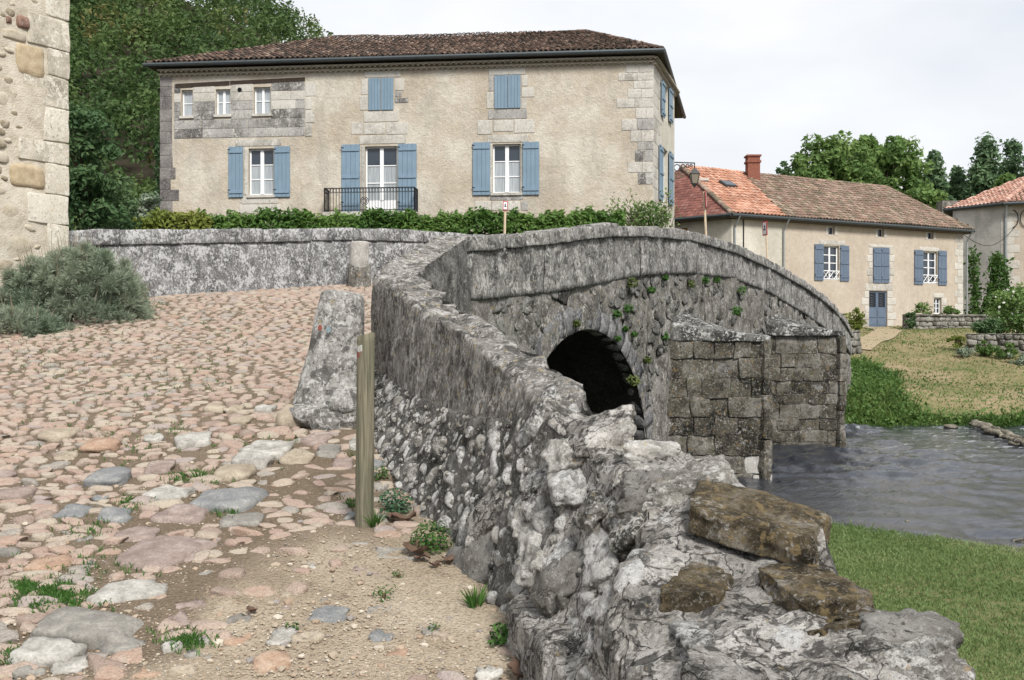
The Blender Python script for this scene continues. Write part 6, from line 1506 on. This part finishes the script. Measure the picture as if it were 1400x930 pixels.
shrub(1347, 477, 42.6, .4, .35, 'bank_weed', 'green weed growing against the middle of the retaining wall', 287, 18, 50, .1)
shrub(1376, 480, 42, .42, .35, 'bank_weed', 'green weed growing against the right part of the retaining wall', 289, 18, 50, .1)
shrub(1394, 492, 41, .45, .28, 'lavender', 'silvery spreading plant near the right edge below the retaining wall', 291, 18, 50, .1)
vine = thing('climbing_vine', (px(1345, 0, 66)[0], 66, 2), 'green vine climbing round the downpipe between the two right hand houses', 'climber'); Pv = []
for (xa, ya, xb, yb, k, sp) in ((1352, 440, 1362, 352, 700, 5), (1362, 356, 1372, 375, 300, 6), (1334, 445, 1331, 345, 600, 4.5), (1340, 440, 1372, 400, 700, 9), (1372, 380, 1374, 440, 400, 6)):
    s_ = r.random(k); q = np.stack([xa + (xb - xa) * s_ + r.normal(0, sp, k), ya + (yb - ya) * s_ + r.normal(0, sp, k)], 1); Yv = r.uniform(65.2, 66.4, k)
    Pv.append(np.stack([(q[:, 0] - 700) / F * Yv, Yv, EYE + (HOR - q[:, 1]) / F * Yv], 1))
leaf_obj('foliage', [leaves(np.concatenate(Pv), .3, 293, None, .3)], 'bank_weed', vine)
mb = MB(); mb.tube([px(1352, 445, 66), px(1362, 352, 66)], [.06, .03], 5); mb.tube([px(1334, 445, 66), px(1331, 345, 66)], [.06, .03], 5); mb.build('stem', 'stem', vine)

# ------------------------------------------------------------------ rocks in the river, near lawn
RR = [mesh_np('river_rock', *rock(560 + i, 2, .25, 4), smooth=True) for i in range(8)]
for me in RR: me.materials.append(M['river_rock'])
def river_rock(x, y, w_, label, group=None, flat=.5, z=WATER + .05):
    p = pxz(x, y, z); s_ = w_ / 2 / F * p[1]; o = bpy.data.objects.new('river_rock', RR[int(r.integers(8))]); COL.objects.link(o)
    o.location = p; o.scale = (s_, s_ * .9, s_ * flat); o.rotation_euler = (0, 0, r.uniform(0, 6)); tag(o, label, 'rock', group)
for i in range(26):
    s_ = (i // 2) / 12; nth = ('first', 'second', 'third', 'fourth', 'fifth', 'sixth', 'seventh', 'eighth', 'ninth', 'tenth', 'eleventh', 'twelfth', 'last')[i // 2]
    river_rock(1328 + 72 * s_ + r.normal() * 1.0, 578 + 26 * s_ + (-3 if i % 2 else 2) + r.normal() * 1.0, r.uniform(10, 16), '%s stone from the left in the %s row of the weir' % (nth, 'far' if i % 2 else 'near'), 'stones of the river weir', .62, WATER + .1)
for x, y, w_, l in ((1298, 583, 18, 'flat dark rock beside the left end of the weir'), (1397, 740, 26, 'brown rock in the shallows at the right edge'), (1178, 566, 20, 'half hidden stone at the foot of the far bank by the pier'), (1390, 606, 26, 'rounded grey rock at the right end of the weir'), (1240, 713, 9, 'small dark stone just breaking the surface of the river')): river_rock(x, y, w_, l, None, .4)
n = 80000; X = r.uniform(1.0, 11, n); Y = 4.5 + 11 * r.random(n) ** .8; k = (lawn_d(X, Y) < .1) & (X / Y > .10) & (X / Y < .6); X, Y = X[k], Y[k]; Pl = np.stack([X, Y, zlawn(X, Y)], 1)
tn = np.clip(.40 + .75 * snoise(Pl, 301, 1.0, 4) + r.normal(0, .17, len(X)), 0, 1)
obj('lawn_grass', mesh_np('lawn_grass', *blades(np.repeat(Pl, 3, 0) + r.normal(0, .03, (len(Pl) * 3, 3)) * np.array((1, 1, 0)), np.where(r.random(len(Pl) * 3) < .10, .065, .032), .0085, 302, 1.0, np.repeat(tn, 3))), 'grass', label='short mown grass on the near river bank', cat='grass', kind='stuff')

n = 5200; X = r.uniform(2, 9.5, n); Y = LE_P[1] - ((X - LE_P[0]) * LE_N[0] + r.normal(.0, .16, n)) / LE_N[1]; cl_ = snoise(np.stack([X, Y, X * 0], 1), 303, 2.5, 2) + r.normal(0, .12, n); k = cl_ > .02; X, Y, cl_ = X[k], Y[k], cl_[k]
obj('edge_grass', mesh_np('edge_grass', *blades(np.stack([X, Y, zlawn(X, Y) - .02], 1), .05 + .22 * np.clip(cl_, 0, .6), .011, 304, .9, np.clip(.2 + r.normal(0, .2, len(X)), 0, .7))), 'grass', label='ragged taller grass fringing the near water edge', cat='grass', kind='stuff')

# ------------------------------------------------------------------ plants rooted in the bridge and at the wall foot
def tuft(name, p, nrm, rad, n, size, m, label, cat, seed, group=None, kind='leaf'):
    t = thing(name, p, label, cat, group); r = np.random.default_rng(seed); P, D = ball_points(n, seed, .2); Q = np.array(p) + np.array(nrm) * rad * .5 + P * rad * np.array((1, 1, .9))
    if kind == 'leaf': V, Fc, T = leaves(Q, size, seed + 1, D + np.array(nrm), .4, .55, None, .9)
    else: V, Fc, T = blades(np.array(p) + P * rad * np.array((.7, .7, .1)), rad * 1.7, size, seed + 1, 1.0, None, D * np.array((.7, .7, .0)) + np.array(nrm) * .3)
    obj('foliage', mesh_np('foliage', V, Fc, T), m, t)
    mb = MB(); mb.tube([np.array(p) - np.array(nrm) * .04, np.array(p) + np.array(nrm) * rad * .4], .012, 5); mb.build('stem', 'stem', t); return t
nb = (*FB.n, 0)
fern_px = [(858, 387, 10, 'largest fern tuft under the parapet above the dark arch'), (885, 397, 7, 'fern just right of the largest tuft above the dark arch'), (853, 422, 8, 'yellowish fern right of the arch crown, upper of two'), (837, 430, 8, 'fern directly over the right shoulder of the arch ring'), (782, 442, 7, 'lone fern over the left half of the arch ring'),
    (850, 450, 5, 'tiny fern right of the arch, left of a close pair'), (862, 457, 5, 'tiny fern right of the arch, right of a close pair'), (840, 463, 5, 'tiny fern touching the right side of the arch ring'), (879, 492, 7, 'fern halfway down the right flank of the arch'), (905, 380, 5, 'small fern under the parapet above the nearer cutwater left end'),
    (1008, 397, 9, 'bright fern under the parapet between the two cutwaters'), (959, 384, 7, 'moss green tuft under the parapet above the nearer cutwater'), (940, 388, 7, 'left one of three tufts above the nearer cutwater'), (975, 383, 6, 'right one of three tufts above the nearer cutwater')]
for i, (x, y, rp_, lb_) in enumerate(fern_px):
    u, z = FB.hit(x, y); p = FB.P(u, .05, z); tuft('wall_fern', p, nb, rp_ * .85 / F * p[1], 110, .055, 'weed_leaf' if i % 4 else 'moss', lb_, 'fern', 5800 + i * 7, 'ferns on the bridge face')
for i, (x, y, rp_, Yd, lb_) in enumerate(((865, 520, 9, 18.9, 'yellowish moss cushion on the right rim of the dark arch'), (1006, 425, 7, 22.8, 'fern on the spandrel just above the nearer cutwater cap'), (907, 460, 6, 20.3, 'small fern at the left end of the nearer cutwater cap'), (982, 631, 7, 20.3, 'fern low on the nearer cutwater near the water'))):
    p = px(x, y, Yd) + np.array((0, -.05, 0)); tuft('wall_fern', p, (0, -1, 0), rp_ / F * Yd, 90, .07, 'moss' if i == 0 else 'weed_leaf', lb_, 'fern', 5900 + i * 7)
for i, (x, y, rp_, n, sz, m, kd_, lb_) in enumerate(((541, 700, 24, 320, .035, 'clover_leaf', 'leaf', 'blue green clover patch at the wall foot behind the wooden post'), (590, 752, 30, 620, .026, 'weed_leaf', 'leaf', 'bushy bright green weed at the wall foot left of the grey boulder'), (512, 720, 11, 120, .007, 'weed_leaf', 'blade', 'grass tuft hugging the base of the wooden post'),
        (520, 655, 14, 120, .03, 'weed_leaf', 'leaf', 'small weed between the wooden post and the wall'), (650, 832, 15, 60, .010, 'weed_leaf', 'blade', 'flat rosette weed in the dirt below the grey boulder'), (698, 802, 16, 60, .03, 'moss', 'leaf', 'pale green sprig squeezed beside the grey boulder'), (690, 882, 24, 200, .03, 'weed_leaf', 'leaf', 'green weed against the front wall block'),
        (525, 818, 18, 60, .02, 'weed_leaf', 'leaf', 'small weed alone in the bare dirt'), (594, 864, 10, 40, .018, 'weed_leaf', 'leaf', 'tiny weed beside the half buried grey stone'), (400, 862, 10, 40, .02, 'weed_leaf', 'leaf', 'tiny weed behind the pale and tan stones in the dirt'), (545, 790, 9, 40, .018, 'weed_leaf', 'leaf', 'tiny weed between the wooden post and the dirt patch'), (478, 625, 9, 50, .02, 'weed_leaf', 'leaf', 'little weed at the foot of the tall guard stone'), (273, 657, 8, 70, .007, 'weed_leaf', 'blade', 'grass tuft next to the white stone in the cobbles'))):
    p = ground_px(x, y); tuft('weed', p, (0, 0, 1), rp_ / F * p[1], n, sz, m, lb_, 'weed', 6000 + i * 9, None, kd_)
def dead_leaf(x, y, s_, label, seed, zup=.02):
    p = ground_px(x, y) + np.array((0, 0, zup)); r = np.random.default_rng(seed); n = 9; vs = []; a0 = r.uniform(0, 6.28)
    for i in range(n):
        for j in range(7):
            u, v = (i / (n - 1) - .5), (j / 6 - .5); wv = (1 - (2 * u) ** 2) ** .6 * (1 + .25 * math.sin(u * 17))
            X, Y, Z = u * s_, v * s_ * .75 * wv, (abs(v) ** 1.5 * .9 + .25 * math.sin(u * 6 + seed) + .12 * math.sin(v * 14 + u * 9)) * s_ * .38
            vs.append(p + np.array((X * math.cos(a0) - Y * math.sin(a0), X * math.sin(a0) + Y * math.cos(a0), Z + s_ * .1)))
    obj('dead_leaf', mesh_np('dead_leaf', np.array(vs), grid_faces(n, 7), np.full(n * 7, r.random()), True), 'dead_leaf', None, label, 'leaf', 'dead leaves at the wall foot')
for i, (x, y, s_, l) in enumerate(((552, 716, .17, 'curled brown dead leaf between the clover and the bushy weed'), (568, 760, .19, 'large curled dead leaf left of the bushy weed'), (577, 770, .11, 'small dead leaf in front of the bushy weed'), (612, 772, .10, 'dead leaf crumb against the grey boulder'), (715, 926, .17, 'dead leaf at the bottom edge beside the front wall block'), (536, 712, .10, 'dead leaf close behind the wooden post'), (345, 842, .07, 'tiny dead leaf in the dirt by the tan stone'), (596, 778, .08, 'flat dead leaf under the bushy weed'))): dead_leaf(x, y, s_, l, 6200 + i)

# ------------------------------------------------------------------ signs on the bridge
def sign(name, foot, top, pw, ph, yaw, label, post_m='cream_post'):
    foot, top = np.array(foot), np.array(top); t = thing(name, foot, label, 'sign'); mb = MB(); mb.tube([foot, top], .03, 6); mb.build('post', post_m, t)
    d = unit(top - foot); ex = np.array((math.cos(yaw), math.sin(yaw), 0)); ex = unit(ex - d * (ex @ d)); nn = unit(np.cross(ex, d)); nn = -nn if nn[1] > 0 and abs(nn[1]) > .2 else nn; c = top - d * ph * .45 + nn * .035
    def plate(nm, w0, w1, h0, h1, d0, d1, m, par):
        b = MB(); b.hexa([tuple(c + ex * x + d * z + nn * y) for z in (h0, h1) for x, y in ((w0, d0), (w1, d0), (w1, d1), (w0, d1))]); return b.build(nm, m, par)
    pl = plate('panel', -pw / 2, pw / 2, -ph / 2, ph / 2, 0, .015, 'sign_red', t); plate('white_field', -pw * .36, pw * .36, -ph * .41, ph * .41, .016, .02, 'sign_white', pl)
    plate('pictogram', -pw * .14, pw * .10, ph * .02, ph * .2, .021, .024, 'sign_dark', pl); plate('pictogram', -pw * .2, pw * .24, -ph * .14, -ph * .02, .021, .024, 'sign_dark', pl)
sign('sign_post', (-.20, 23, 2.6), px(691, 276, 23), .11, .21, 0, 'small red bordered sign on a pale stake in front of the hedge')
sign('sign_post', (px(969, 0, 26)[0], 26, 2.5), px(962.5, 262, 26), .42, .46, R(78), 'pale leaning sign post seen edge on right of the lantern')
sign('sign_post', (px(1052, 0, 32)[0], 32, 2.0), px(1047, 303.5, 32), .30, .46, R(104), 'narrow red and white sign over the descending bridge parapet')
for o in BASES:
    if '_w' in o: del o['_w']
